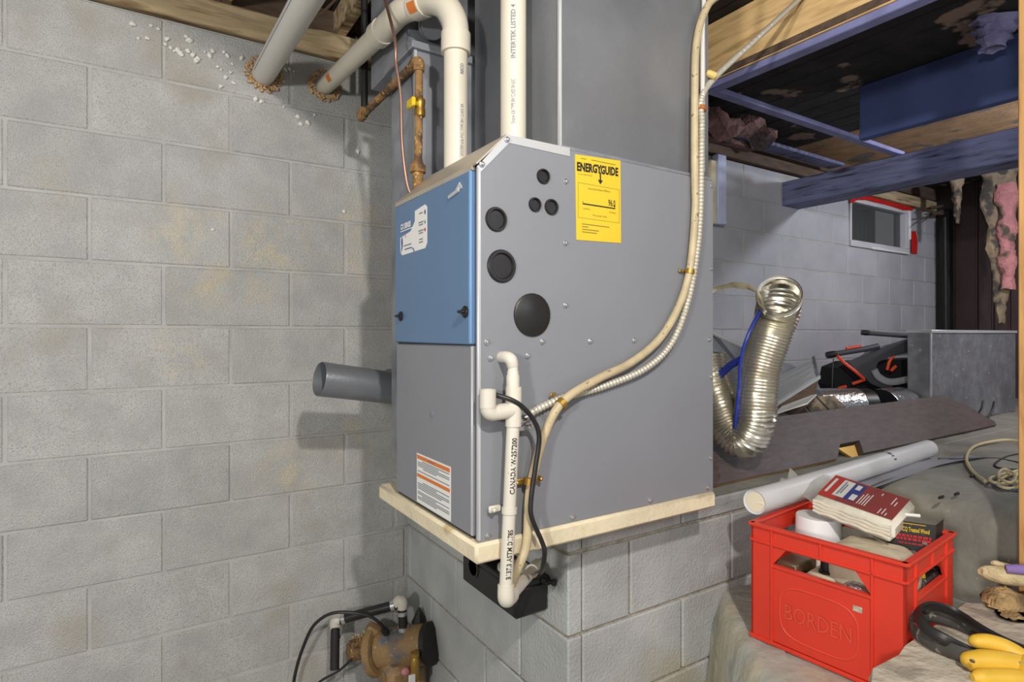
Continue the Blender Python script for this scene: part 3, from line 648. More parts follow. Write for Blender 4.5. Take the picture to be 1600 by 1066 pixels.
q = MB(); patch(q, (.370, W, 2.428), (.022, -1.486, -.056), (-1, 0, -.25), .0388, .05, .9, .0018); q.build('blue_stripe', M['blue_l'], gp)

# gas pipe
gs = thing('gas_pipe', 'rusty gas pipe with a yellow-handled valve beside the white vent pipe', 'pipe', (.63, 1.44, 1.88))
MB().tube([(.623, 1.444, 1.855), (.624, 1.4435, 1.94)], .0125, 14).build('nipple', M['rust'], gs)
MB().tube([(.624, 1.4435, 1.94), (.6262, 1.442, 2.09)], .0108, 14).build('pipe', M['rust'], gs)
MB().tube([(.6265, 1.442, 2.12), (.6262, 1.441, 2.205)], .0105, 14).build('pipe', M['brass'] if False else M['rust'], gs)
q = MB().lathe([(.012, -.028), (.015, -.024), (.015, -.012), (.0225, -.010), (.0225, .008), (.018, .010), (.015, .016), (.013, .026)], (.624, 1.4435, 1.940), (0, 0, 1), 8); q.build('union', M['rust'], gs)
v = MB().lathe([(.013, -.026), (.015, -.024), (.015, -.008), (.013, 0), (.015, .008), (.015, .02), (.012, .024)], (.6285, 1.442, 2.105), (0, 0, 1), 10).build('valve', M['brass'], gs)
q = MB().tube([(.6285, 1.440, 2.108), (.612, 1.432, 2.110)], .006, 8); q.cbox((.598, 1.420, 2.098), (.610, 1.460, 2.122), .003); q.build('valve_handle', M['yellow'], v)
q = MB().tube([(.6262, 1.441, 2.200), (.6262, 1.443, 2.222), (.6262, 1.46, 2.230), (.6255, 1.480, 2.230)], [.0145, .0155, .0155, .0145], 14, sm=3); q.build('elbow', M['rust'], gs)
MB().tube([(.6255, 1.47, 2.230), (.624, 1.895, 2.228)], .0118, 14).build('sloping_pipe', M['rust'], gs)
q = MB().tube([(.624, 1.885, 2.228), (.624, 1.915, 2.228), (.630, 1.922, 2.242), (.637, 1.922, 2.258)], [.0145, .0165, .0165, .0145], 14, sm=3); q.build('elbow', M['rust'], gs)
MB().tube([(.637, 1.922, 2.25), (.637, 1.922, 2.747)], .0115, 14).build('black_riser', M['iron'], gs)
MB().tube([(.56, 1.60, 2.55), (.566, 1.47, 2.30), (.569, 1.46, 2.215), (.580, 1.455, 2.129), (.583, 1.453, 2.007), (.594, 1.448, 1.903), (.607, 1.440, 1.858)], .0045, 8, sm=6).build('copper_tube', M['copper'], org=(.6, 1.44, 1.86), label='thin copper tube hanging down to the left end of the furnace top', cat='tube')
MB().tube([(.50, W - .02, 2.63), (.53, 2.0, 2.60), (.56, 1.8, 2.60), (.58, 1.62, 2.56), (.60, 1.48, 2.6), (.62, 1.40, 2.747)], .0045, 8, sm=5).build('ceiling_wire', M['copper'], org=(.55, 1.8, 2.6), label='thin pale wire drooping under the ceiling behind the white elbow', cat='wire')
# ------------------------------------------------------------------ condensate drain, pump and hoses on the furnace side
dr = thing('drain_pipe', 'white plastic condensate drain with tee and open stub on the furnace side', 'pipe', (.64, 1.0, .96))
MB().tube([(.634, 1.036, 1.452), (.634, 1.012, 1.452), (.637, 1.001, 1.447), (.6405, 1.0, 1.434)], [.0115, .0125, .013, .0118], 16, sm=4).build('elbow', M['pvc_dirty'], dr)
q = MB().lathe([(.0105, -.002), (.0105, .012), (.0118, .014), (.0118, .020), (.0136, .024), (.0136, .046), (.0148, .047), (.0148, .053), (.013, .053)], (.6407, 1.0, 1.438), (.002, 0, -1), 20); q.build('reducer', M['pvc_dirty'], dr)
MB().tube([(.6425, 1.0, 1.392), (.6418, 1.0, 1.312)], .0165, 20).build('tee', M['pvc_dirty'], dr)
MB().tube([(.642, 1.0, 1.345), (.603, 1.0, 1.343)], .0163, 20).build('tee_branch', M['pvc_dirty'], dr)
MB().tube([(.606, 1.0, 1.343), (.594, 1.0, 1.342), (.584, 1.0, 1.347), (.581, 1.0, 1.360)], [.0150, .0155, .0158, .0155], 18, sm=4).build('elbow', M['pvc_dirty'], dr)
MB().lathe([(.0165, 0), (.0165, .036), (.0135, .036), (.0135, .010), (0, .010)], (.5815, 1.0, 1.354), (0, 0, 1), 22).build('open_stub', M['pvc_dirty'], dr)
pa, pb_ = (.6415, 1.0, 1.322), (.6238, 1.0, .985)
MB().tube([pa, pb_], .0134, 20).build('upright_pipe', M['pvc_dirty'], dr)
q = MB(); pipe_text(q, 'B137.3 ASTM D1785', .0145, pb_, pa, .0134, (-.25, -1, 0), sx=.80, start=.022, bold=.0003)
pipe_text(q, 'CANADA W-257200', .0145, pb_, pa, .0134, (-.25, -1, 0), sx=.88, start=.192, bold=.0003); tag(q.build('lettering', M['ink'], dr, smooth=False), kind='stuff')
MB().tube([(.6238, 1.0, .992), (.6238, 1.0, .972), (.628, 1.004, .962), (.640, 1.015, .957), (.655, 1.028, .954)], [.0165, .0172, .0175, .017, .0165], 18, sm=3).build('elbow', M['pvc_dirty'], dr)
MB().tube([(.645, 1.02, .956), (.893, 1.268, .888)], .0134, 18).build('sloping_pipe', M['pvc_dirty'], dr)
MB().tube([(.825, 1.200, .907), (.880, 1.255, .892)], .0168, 18).build('coupling', M['pvc_dirty'], dr)
q = MB().lathe([(.0138, -.006), (.0158, -.006), (.0158, .006), (.0138, .006)], (.632, 1.0, 1.142), (.05, 0, 1), 20)
q.cbox((.596, 1.018, 1.136), (.624, 1.024, 1.150), .002).ball((.604, 1.014, 1.143), (.005, .006, .005), 8).cbox((.640, 1.012, 1.137), (.655, 1.026, 1.149), .002)
q.build('pipe_strap', M['elbow_w'], dr)

cp = thing('condensate_pump', 'black condensate pump box on the block base below the cream pad', 'pump', (.86, 1.41, .765))
q = MB().cbox((.807, 1.248, .766), (.913, 1.540, .848), .008); q.build('tank', M['black'], cp)
MB().cbox((.803, 1.244, .846), (.913, 1.545, .862), .004).build('lid', M['black'], cp)
MB().cbox((.815, 1.40, .862), (.905, 1.53, .95), .01).build('motor_cover', M['black'], cp)
MB().lathe([(.042, 0), (.042, .008), (.030, .012), (0, .012)], (.855, 1.335, .862), (0, 0, 1), 24).build('grey_disc', M['elbow_w'], cp)
MB().lathe([(.012, 0), (.012, .012), (.006, .014), (.006, .03), (.009, .03), (.009, .036)], (.893, 1.243, .853), (.35, -1, .1), 12).build('outlet', M['black'], cp)
MB().lathe([(.030, 0), (.030, -.003), (.024, -.003), (.024, 0)], (.807, 1.47, .83), (1, 0, 0), 20).build('ring', M['rubber'], cp)

hs = thing('tan_hose', 'tan hose curving up the furnace side to the tall duct', 'hose', (.67, 1.02, .96))
MB().tube([(.655, 1.05, .94), (.664, 1.018, 1.010), (.684, 1.014, 1.061), (.690, 1.016, 1.145), (.702, 1.018, 1.197), (.728, 1.008, 1.29), (.771, 1.000, 1.356), (.875, 1.008, 1.398), (.985, 1.018, 1.431), (1.082, 1.018, 1.487), (1.151, 1.018, 1.568), (1.194, 1.018, 1.668), (1.214, 1.018, 1.819), (1.216, 1.021, 1.911), (1.222, 1.026, 2.118), (1.232, 1.028, 2.271), (1.275, 1.028, 2.375), (1.36, 1.03, 2.47), (1.46, 1.05, 2.747)], .0098, 12, sm=6).build('tube', M['tan_hose'], hs)
def strap(name, c, d, r, m, parent, ear):
    q = MB().lathe([(r, -.006), (r + .0025, -.006), (r + .0025, .006), (r, .006)], c, d, 14); q.cbox([c[i] + ear[i] - (.007, .002, .004)[i] for i in range(3)], [c[i] + ear[i] + (.007, .002, .004)[i] for i in range(3)], .001)
    q.ball([c[i] + ear[i] + (0, -.004, 0)[i] for i in range(3)], .0035, 6); return q.build(name, m, parent)
strap('clamp', (.765, 1.000, 1.350), (.8, 0, .55), .0105, M['brass'], hs, (-.008, .020, .018))
strap('clamp', (1.192, 1.018, 1.66), (.25, 0, .95), .0105, M['brass'], hs, (-.02, .010, .002))
q = MB().lathe([(.0105, -.007), (.0135, -.007), (.0135, .007), (.0105, .007)], (.691, 1.012, 1.190), (.12, 0, 1), 14); q.cbox((.655, 1.020, 1.183), (.727, 1.025, 1.196), .002).ball((.722, 1.016, 1.190), .005, 8).ball((.661, 1.016, 1.190), .005, 8); q.build('clamp', M['brass'], hs)
bx = thing('armoured_cable', 'ribbed metal armoured cable rising past the duct to the honey beam', 'cable', (.67, 1.015, 1.31))
path, _ = spline([V(p) for p in ((.668, 1.020, 1.320), (.729, 1.023, 1.342), (.79, 1.023, 1.359), (.911, 1.022, 1.380), (1.035, 1.015, 1.418), (1.124, 1.015, 1.479), (1.183, 1.015, 1.585), (1.215, 1.015, 1.702), (1.230, 1.015, 1.82), (1.238, 1.017, 2.038), (1.248, 1.025, 2.124), (1.352, 1.059, 2.219), (1.584, 1.100, 2.398), (1.853, 1.130, 2.614), (1.922, 1.133, 2.674))], .008, 22)
q = MB(); pts = []; rr = []; acc = 0
for u, v in zip(path[:-1], path[1:]):
    while acc <= (v - u).length:
        pts.append(u.lerp(v, acc / (v - u).length)); rr.append((.0090, .0088, .0066)[len(pts) % 3]); acc += .0033
    acc -= (v - u).length
q.tube(pts, rr, 10); q.build('armour', M['cable_metal'], bx)
q = MB().lathe([(.011, -.018), (.013, -.016), (.013, -.004), (.0105, -.002), (.0105, .014)], (.672, 1.016, 1.322), (.95, 0, .3), 10).cbox((.655, 1.012, 1.297), (.690, 1.030, 1.308), .002).ball((.690, 1.010, 1.305), .006, 8); q.build('connector', M['chrome'], bx)
strap('clamp', (1.240, 1.018, 2.09), (.2, .1, 1), .0092, mat('copper_clip', (188, 118, 66), .5, metal=.5), bx, (-.012, .012, .012))
q = MB().lathe([(.004, -.006), (.010, 0), (.010, .02), (.006, .026)], (1.314, 1.035, 2.200), (-.8, .4, .3), 10); q.build('cap', mat('straw_plastic', (214, 186, 112), .5), bx)
MB().tube([(.592, 1.005, 1.380), (.606, 1.002, 1.376), (.639, .985, 1.362), (.678, .988, 1.330), (.699, .990, 1.288), (.691, .992, 1.223), (.680, .992, 1.158), (.682, .992, 1.12), (.712, .998, 1.063), (.722, 1.002, 1.035), (.755, 1.06, .97), (.885, 1.255, .872)], .0052, 10, sm=8).build('black_hose', M['rubber'], org=(.68, 1.0, 1.2), label='thin black hose looping from the white drain stub down to the black pump', cat='hose')
MB().tube([(1.262, 1.034, 1.93), (1.262, 1.034, 2.30), (1.275, 1.04, 2.40), (1.285, 1.06, 2.747)], .006, 8, sm=4).build('grey_cable', M['pvc_grey'], org=(1.262, 1.034, 1.93), label='thin grey cable running up the edge of the tall duct', cat='cable')

# white foam strip and dark stubs on the far wall just past the furnace
MB().cbox((2.800, 2.185, 2.135), (2.880, 2.230, 2.54), .006).build('foam_strip', M['stud_white'], org=(2.84, 2.2, 2.135), label='upright pale blue-white strip on the far wall just right of the furnace', cat='strip')
MB().cbox((2.745, 2.19, 2.13), (2.797, 2.231, 2.50), .008).build('timber_stub', M['slab'], org=(2.77, 2.2, 2.13), label='narrow cream timber beside the pale blue-white strip', cat='timber')
q = MB(); rnd = random.Random(4)
def ins(i, j):
    return V((2.05 + i * 1.05, 2.10 - .10 * math.sin(j * math.pi) + rnd.uniform(-.02, .02), 2.60 + j * .13 + rnd.uniform(-.02, .02) + .02 * math.sin(i * 17)))
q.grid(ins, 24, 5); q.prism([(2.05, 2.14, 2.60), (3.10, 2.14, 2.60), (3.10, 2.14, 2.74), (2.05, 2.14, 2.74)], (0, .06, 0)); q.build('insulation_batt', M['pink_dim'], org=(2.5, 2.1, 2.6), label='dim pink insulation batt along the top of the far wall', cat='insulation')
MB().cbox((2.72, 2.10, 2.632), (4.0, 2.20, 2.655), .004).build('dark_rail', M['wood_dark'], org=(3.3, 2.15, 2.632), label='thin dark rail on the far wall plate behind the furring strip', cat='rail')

# ------------------------------------------------------------------ water pump in the corner at the lower left
jp = thing('water_pump', 'rusty blue-grey water pump in the corner at the foot of the wall', 'pump', (.78, 2.02, 0))
a, b = V((0.758, 2.091, 0.324)), V((0.882, 1.952, 0.372)); d = (b - a).normalized(); L_ = (b - a).length
q = MB().lathe([(.045, -.01), (.066, .0), (.070, .02), (.070, L_ - .02), (.062, L_), (.03, L_ + .006)], a, d, 20); q.build('motor_body', M['pump_blue'], jp)
q = MB().lathe([(.085, -.035), (.090, -.030), (.090, -.010), (.085, -.006)], a, d, 22); q.build('flange', M['pump_blue'], jp)
MB().lathe([(.06, L_ - .004), (.073, L_ + .0), (.073, L_ + .018), (.05, L_ + .03)], a, d, 20).build('dark_end', M['iron'], jp)
m_ = (a + b) / 2
q = MB().cbox((m_.x - .085, m_.y - .07, .02), (m_.x + .065, m_.y + .055, m_.z - .035), .02); q.build('casting', M['pump_blue'], jp)
q = MB().cbox((m_.x - .11, m_.y - .09, 0), (m_.x + .09, m_.y + .07, .022), .004); q.build('foot', M['rust'], jp)
c = V((0.807, 1.893, 0.344)); q = MB().lathe([(.012, -.05), (.016, -.045), (.016, .02), (.012, .03), (.016, .032), (.016, .046), (.008, .046)], c, (0, 0, 1), 12); q.build('brass_plug', M['brass'], jp)
MB().ball((0.780, 1.910, 0.324), (.016, .012, .014), 10).build('pink_tag', M['pink'], jp)
MB().cbox(V((0.791, 1.880, 0.312)) - V((.012, .004, .02)), V((0.791, 1.880, 0.312)) + V((.012, .004, .012)), .002).build('paper_tag', M['label_w'], jp)
c = V((0.674, 2.109, 0.348))
q = MB().cbox(c - V((.035, .03, .035)), c + V((.03, .03, .012)), .005); q.cbox(c + V((-.028, -.02, .012)), c + V((.022, .02, .026)), .003)
for k in range(4): q.tube([c + V((-.02 + .012 * k, -.012, .02)), c + V((-.02 + .012 * k, -.012, .055 - .006 * (k % 2)))], .004, 6)
q.build('pressure_switch', M['rust'], jp)
q = MB().lathe([(.005, 0), (.03, .03), (.02, .05), (.004, .085)], (0.889, 2.043, 0.381), (0, 0, 1), 7); q.build('dark_cone', M['iron'], jp)
MB().lathe([(.022, -.02), (.024, 0), (.018, .03)], (0.739, 2.115, 0.391), (-.6, .2, .5), 10).build('fin', M['pump_blue'], jp)
sp = thing('suction_pipe', 'black plastic pipe with grey elbows above the rusty pump', 'pipe', (.75, 2.05, .25))
p1, p2, p3, p4 = V((0.811, 2.009, 0.419)), V((0.807, 2.012, 0.515)), V((0.602, 2.143, 0.451)), V((0.591, 2.114, 0.291))
MB().tube([p1, p2], .0165, 14).build('short_pipe', M['rubber'], sp)
MB().tube([p2.lerp(p3, .06), p3], .0170, 14).build('long_pipe', M['rubber'], sp)
MB().tube([p3, p4], .0165, 14).build('drop_pipe', M['rubber'], sp)
MB().tube([p2 + V((0, 0, -.02)), p2 + V((0, 0, .0)), p2 + V((-.006, .006, .008)), p2.lerp(p3, .10)], [.018, .021, .022, .018], 12, sm=3).build('elbow', M['elbow_w'], sp)
MB().tube([p3 + V((0, 0, -.045)), p3 + V((0, 0, -.01)), p3 + V((.006, -.004, .004)), p3.lerp(p2, .08)], [.017, .021, .022, .018], 12, sm=3).build('elbow', M['elbow_w'], sp)
for u, v, t in ((p2, p3, .13), (p3, p2, .13)):
    MB().lathe([(.0175, -.007), (.0205, -.007), (.0205, .007), (.0175, .007)], u.lerp(v, t), v - u, 16).build('hose_clamp', M['chrome'], sp)
for p in (p2 + V((0, 0, -.035)), p3 + V((0, 0, -.055)), p1 + V((0, 0, .004))):
    MB().lathe([(.0168, -.007), (.0200, -.007), (.0200, .007), (.0168, .007)], p, (0, 0, 1), 16).build('hose_clamp', M['chrome'], sp)
pc = thing('pump_cable', 'black power cable arching from the rusty pump over to the left', 'cable', (.6, 2.1, 0))
MB().tube([(0.750, 2.036, 0.417), (0.730, 2.026, 0.455), (0.686, 2.030, 0.494), (0.625, 2.057, 0.510), (0.568, 2.094, 0.504), (0.522, 2.134, 0.458), (0.494, 2.164, 0.379), (0.473, 2.190, 0.282), (0.461, 2.197, 0.189)], .0058, 8, sm=6).build('cord', M['rubber'], pc)
MB().lathe([(.008, -.01), (.013, -.008), (.013, .012), (.009, .02)], (0.750, 2.036, 0.421), (.5, 0, -.8), 10).build('plug', M['rubber'], pc)
MB().tube([(0.644, 2.080, 0.328), (0.605, 2.105, 0.286), (0.556, 2.136, 0.254), (0.508, 2.167, 0.212)], .0045, 8, sm=5).build('floor_cable', M['rubber'], org=(.5, 2.1, .1), label='thin black cable at the very bottom, left of the rusty pump', cat='cable')
q = MB().cbox((.40, 1.95, 0), (.60, 2.20, .105), .01); q.build('wood_block', M['slab'], org=(.6, 2.05, 0), label='cream block on the floor beside the rusty pump', cat='block')

# ------------------------------------------------------------------ things lying on the raised floor
bd = thing('dark_board', 'long dark brown board with a notched edge, tilted on the raised floor', 'board', (2.6, 1.3, 1.0))
fr_, bk = V((0, 1.236, 1.012)), V((0, 1.398, 1.168)); up_ = V((0, bk.y - fr_.y, bk.z - fr_.z)); nn = V((0, -up_.z, up_.y)).normalized() * .030
ol = [(1.36, 0), (2.30, 0), (2.40, .26), (2.55, .26), (2.50, 0), (3.88, 0), (3.90, .10), (3.84, .35), (3.80, .62), (3.62, 1.0), (1.36, 1.0)]
MB().prism([V((x, 0, 0)) + fr_ + up_ * t - nn for x, t in ol], nn).build('board', M['plank'], bd, smooth=False)
MB().prism([V((x, 0, 0)) + fr_ - nn * .98 + V((0, -.0015, -.0015)) for x in (1.36, 2.30)] + [V((x, 0, 0)) + fr_ - nn * .12 + V((0, -.0015, -.0015)) for x in (2.30, 1.36)], (0, .001, .001)).build('raw_edge', M['plank_edge'], bd, smooth=False)
q = MB().prism([V((2.40, 0, 0)) + fr_ + up_ * .24 - nn, V((2.545, 0, 0)) + fr_ + up_ * .24 - nn, V((2.50, 0, 0)) + fr_ + up_ * .0 - nn, V((2.44, 0, 0)) + fr_ + up_ * .0 - nn], nn * .3); q.build('yellowed_notch', M['brass'], bd, smooth=False)
for p0, p1_, p2_ in (((3.83, 1.30, 1.07), (3.93, 1.32, 1.09), (3.98, 1.33, 1.125)), ((3.86, 1.27, 1.04), (3.92, 1.27, 1.08), (3.95, 1.27, 1.13))):
    MB().tube([p0, p1_, p2_], .005, 6, sm=3).build('bent_nail', M['iron'], bd)

rl = thing('plastic_roll', 'milky rolled plastic sheet lying across the corner of the red crate and the raised floor', 'roll', (2.1, 1.02, 1.0))
a, b = V((1.415, .985, 1.040)), V((2.70, 1.085, 1.034)); d = b - a
MB().lathe([(.026, .004), (.033, .0), (.0345, .01), (.0345, d.length), (.0, d.length)], a, d, 26).build('outer_wrap', M['roll'], rl)
q = MB().lathe([(.026, .002), (.0255, .09), (0, .09)], a, d, 22).build('cream_core', M['roll_in'], rl)
q = MB().cbox((a.x + .002, a.y - .025, a.z - .003), (a.x + .05, a.y + .025, a.z + .003), .001); q.build('inner_fold', M['roll_in'], rl)
q = MB(); dd = (b - a).normalized()
for t0, t1 in ((-1.15, -.85), (-.72, -.60), (-.52, -.30), (-.24, -.16), (-.06, .06), (.34, .46)):
    f_ = V((-.1, -.75, .8)); f_ = (f_ - dd * f_.dot(dd)).normalized(); s_ = dd.cross(f_); w_ = .012 if t0 < -.8 else .020
    q.add([a + dd * (.86 + l_) + (f_ * math.cos(t) + s_ * math.sin(t)) * .0350 for l_ in (0, w_) for t in (t0, (t0 + t1) / 2, t1)], [(0, 1, 4, 3), (1, 2, 5, 4)])
tag(tag(q.build('print', M['ink'], rl, smooth=False), kind='stuff'), kind='stuff')
def shf(i, j):
    x = 1.80 + i * 1.05; y = .93 + .06 * math.sin(i * 3) + j * (.17 - .12 * i * i); return V((x, y, 1.006 + .004 * math.sin(i * 9 + j * 4)))
MB().grid(shf, 16, 6).prism([(1.85, .95, 1.001), (2.7, 1.0, 1.001), (2.7, 1.03, 1.001), (1.85, 1.08, 1.001)], (0, 0, .003)).build('plastic_sheet', M['sheet'], org=(2.2, 1.0, 1.0), label='flat grey plastic sheet beside the milky roll', cat='sheet')

# flexible ducts
def flex(name, pts, r, parent, m, pitch=.0105, amp=.005, n=26):
    P, _ = spline([V(p) for p in pts], r, 16); acc = 0; pp = [P[0]]; out = []
    for u, v in zip(P[:-1], P[1:]):
        seg = (v - u).length
        while acc <= seg:
            out.append(u.lerp(v, acc / seg)); acc += pitch / 2
        acc -= seg
    rr = [r + (amp if k % 2 else -amp * .4) + R.uniform(-.0008, .0008) for k in range(len(out))]
    return MB().tube(out, rr, n, cap=False).build(name, m, parent, ang=75), out
fd = thing('flexible_duct', 'silver ribbed flexible duct bent in a hook, open end up, behind the furnace', 'duct', (1.69, 1.21, 1.10))
fp = [(1.672, 1.078, 1.622), (1.702, 1.097, 1.606), (1.722, 1.116, 1.570), (1.724, 1.131, 1.528), (1.714, 1.146, 1.470), (1.697, 1.165, 1.380), (1.688, 1.170, 1.276), (1.691, 1.176, 1.210), (1.690, 1.212, 1.152), (1.680, 1.262, 1.178), (1.672, 1.300, 1.264), (1.671, 1.335, 1.349), (1.676, 1.355, 1.43)]
fx, ring = flex('ribbed_wall', fp, .0625, fd, M['alu'])
q = MB().lathe([(.0625, 0), (.066, -.003), (.066, .006), (.0625, .010), (.0625, 0)], fp[0], V(fp[1]) - V(fp[0]), 26, cap=False); q.build('torn_rim', M['alu'], fd)
def ribbon(i, j):
    P = [(1.629, 1.096, 1.567), (1.649, 1.118, 1.605), (1.663, 1.145, 1.635), (1.674, 1.186, 1.655), (1.673, 1.246, 1.665), (1.669, 1.307, 1.656), (1.648, 1.344, 1.638)]
    k = min(5, int(i * 6)); p = V(P[k]).lerp(V(P[k+1]), i * 6 - k); return p + V((.01, .004, -.016)) * (j - .5) * (1.1 + .3 * math.sin(i * 14)) + V((0, .008 * math.sin(j * 3.1), 0))
q = MB().grid(ribbon, 36, 4); q.build('torn_strip', mat('cream_foil', (214, 204, 172), .4, metal=.3, var=.12, scale=20), fd)
q = MB().tube([(1.658, 1.124, 1.585), (1.649, 1.154, 1.529), (1.626, 1.168, 1.463), (1.620, 1.178, 1.402), (1.621, 1.183, 1.340), (1.623, 1.194, 1.256), (1.635, 1.210, 1.195)], .006, 8, sm=6)
q.tube([(1.670, 1.212, 1.416), (1.664, 1.251, 1.393), (1.656, 1.292, 1.352), (1.647, 1.321, 1.318)], .013, 8, sm=5); q.build('blue_film', M['film_blue'], fd)
f2 = thing('foil_duct', 'crumpled foil duct end just showing at the right edge of the furnace', 'duct', (1.75, 1.45, 1.30))
flex('crumpled_wall', [(1.765, 1.53, 1.47), (1.745, 1.52, 1.43), (1.73, 1.51, 1.36), (1.73, 1.51, 1.18), (1.73, 1.51, 1.004)], .058, f2, M['foil'], pitch=.012, amp=.006, n=18)

# register boot, sheet metal and scraps behind the board
rg = thing('metal_grille', 'pale metal floor grille with long slats tilted on the scraps', 'grille', (2.5, 1.55, 1.15))
A_, B_, C_, D_ = V((2.484, 1.641, 1.279)), V((2.582, 1.460, 1.313)), V((2.299, 1.498, 1.209)), V((2.293, 1.561, 1.141))
def quadslab(p, q_, r_, s_, th):
    n_ = (q_ - p).cross(s_ - p).normalized() * th; return MB().prism([p, q_, r_, s_], n_)
O = V((2.262, 1.522, 1.176)); U = V((2.565, 1.471, 1.304)) - O; Vv = V((2.461, 1.655, 1.273)) - O
for k in range(4):
    s0, s1 = k * .25, k * .25 + .19
    quadslab(O + Vv * s0, O + U + Vv * s0 * .8, O + U * .98 + Vv * s1 * .8, O + Vv * s1, .006).build('slat', M['edge'], rg, smooth=False)
quadslab(O - V((0, 0, .012)), O + U * 1.05 - V((0, 0, .012)), O + U * 1.05 + V((0, 0, .004)), O + V((0, 0, .004)), .008).build('rim', M['edge'], rg, smooth=False)
quadslab(O + U * .99, O + U * 1.05, O + U * 1.03 + Vv * .85, O + U * .97 + Vv * .85, .006).build('rim', M['galv_dull'], rg, smooth=False)
quadslab(O + U * .5 - V((0, 0, .10)), O + U * .93 - V((0, 0, .10)), O + U * 1.0 - V((0, 0, .01)), O + U * .12 - V((0, 0, .01)), .006).build('boot_side', M['old'], rg, smooth=False)
g1 = [V((2.257, 1.822, 1.515)), V((2.300, 1.794, 1.488)), V((2.724, 1.761, 1.357)), V((2.719, 1.764, 1.117)), V((2.257, 1.822, 1.143))]
MB().prism(g1, (.01, .03, 0)).build('sheet_metal', M['galv_dull'], org=tuple(g1[4]), label='dull sheet of metal standing behind the flexible duct', cat='sheet', smooth=False)
MB().tube([g1[0] + V((0, 0, .004)), g1[1] + V((0, 0, .004)), g1[1].lerp(g1[2], .55) + V((0, 0, .002))], .010, 8, flat=(1, .5)).build('metal_strip', M['edge'], org=tuple(g1[1]), label='pale metal strip along the top of the dull sheet', cat='strip')
g2 = [V((2.667, 1.738, 1.360)), V((2.721, 1.703, 1.353)), V((2.790, 1.600, 1.293)), V((2.622, 1.648, 1.242)), V((2.565, 1.684, 1.260))]
MB().prism(g2, (0, .02, -.006)).build('metal_scrap', M['galv_dull'], org=tuple(g2[0]), label='dark metal plate leaning behind the pale grille', cat='plate', smooth=False)
for k, (xa, xb) in enumerate(((1256, 1278), (1272, 1300), (1294, 1322))):
    b_ = [V((2.502, 1.511, 1.097)), V((2.551, 1.480, 1.097))]
    p = [V((2.58 + .085 * k, 1.57 - .050 * k, 1.10)), V((2.655 + .085 * k, 1.525 - .050 * k, 1.10)), V((2.60 + .085 * k, 1.60 - .050 * k, 1.205)), V((2.53 + .085 * k, 1.645 - .050 * k, 1.205))]
    MB().prism(p, (.01, .014, 0)).build('scrap_board', M['kraft'], org=tuple(p[0]), label=('tan scrap board nearest the pale grille', 'tan scrap board in the middle of the three behind the dark board', 'tan scrap board beside the silver pipe')[k], cat='board', group='tan scrap boards', smooth=False)
    for z_ in (1.0,):
        pass
q = quadslab(V((2.253, 1.468, 1.161)), V((2.367, 1.396, 1.204)), V((2.546, 1.459, 1.226)), V((2.435, 1.530, 1.197)), .006); q.build('white_flap', M['label_w'], org=(2.253, 1.468, 1.161), label='white bent sheet under the pale grille', cat='sheet', smooth=False)
s1 = thing('silver_pipe', 'silver round duct with a dark end lying behind the dark board', 'duct', (3.2, 1.66, 1.0))
a, b = V((3.02, 1.74, 1.107)), V((3.22, 1.63, 1.107))
MB().tube([a, b], .104, 26).build('pipe_wall', M['foil'], s1)
MB().tube([b, b + (b - a) * .30], .101, 24).build('dark_end', M['black'], s1)
s2 = thing('foil_pipe', 'shiny foil wrapped duct with an open black end beside the galvanized box', 'duct', (3.4, 1.46, 1.0))
a, b = V((3.33, 1.56, 1.106)), V((3.54, 1.545, 1.106))
flex('foil_wall', [a, a.lerp(b, .3), a.lerp(b, .7), b], .100, s2, M['foil'], pitch=.03, amp=.002, n=20)
MB().lathe([(.097, .004), (.097, .01), (0, .012)], a, b - a, 24).build('black_opening', M['black'], s2)
gb = thing('galvanized_box', 'big spangled galvanized duct box standing on the raised floor', 'box', (4.1, 1.45, 1.0))
MB().cbox((3.555, 1.415, 1.002), (4.75, 1.530, 1.513), .004).build('box_wall', M['galv_spangle'], gb, smooth=False)
MB().cbox((3.548, 1.408, 1.505), (4.757, 1.537, 1.522), .002).build('top_lip', M['edge'], gb)
MB().cbox((3.550, 1.411, 1.002), (3.560, 1.420, 1.51), .001).build('corner_seam', M['edge'], gb)

# folded black carrier with orange cords
fo = thing('folded_carrier', 'folded black frame with orange straps and grey fabric behind the galvanized box', 'carrier', (3.5, 1.75, 1.0))
T_ = [(3.364, 1.838, 1.382), (3.509, 1.734, 1.412), (3.588, 1.695, 1.430)]
MB().tube(T_, .016, 12).build('handle_bar', M['charcoal'], fo)
MB().lathe([(.019, -.03), (.021, 0), (.019, .02)], T_[0], V(T_[1]) - V(T_[0]), 12).build('grip', M['black'], fo)
MB().tube([(3.562, 1.760, 1.507), (3.755, 1.542, 1.482)], .013, 12).build('upper_bar', M['charcoal'], fo)
MB().lathe([(.015, -.02), (.016, 0), (.015, .02)], (3.568, 1.756, 1.507), V((3.755, 1.542, 1.482)) - V((3.562, 1.760, 1.507)), 12).build('grip', M['black'], fo)
o1 = [V(p) for p in ((3.414, 1.771, 1.335), (3.612, 1.645, 1.434), (3.711, 1.582, 1.471), (3.766, 1.546, 1.482), (3.766, 1.546, 1.416), (3.643, 1.625, 1.383), (3.556, 1.680, 1.339), (3.541, 1.690, 1.288), (3.575, 1.668, 1.244), (3.643, 1.625, 1.226), (3.612, 1.645, 1.171), (3.525, 1.700, 1.215))]
MB().prism(o1, (.02, .03, 0)).build('side_shell', M['charcoal'], fo, smooth=False)
MB().tube([(3.527, 1.687, 1.296), (3.552, 1.671, 1.252), (3.616, 1.630, 1.226), (3.755, 1.542, 1.259)], .020, 10, sm=5, flat=(1, .6)).build('grey_pad', M['fab_grey'], fo)
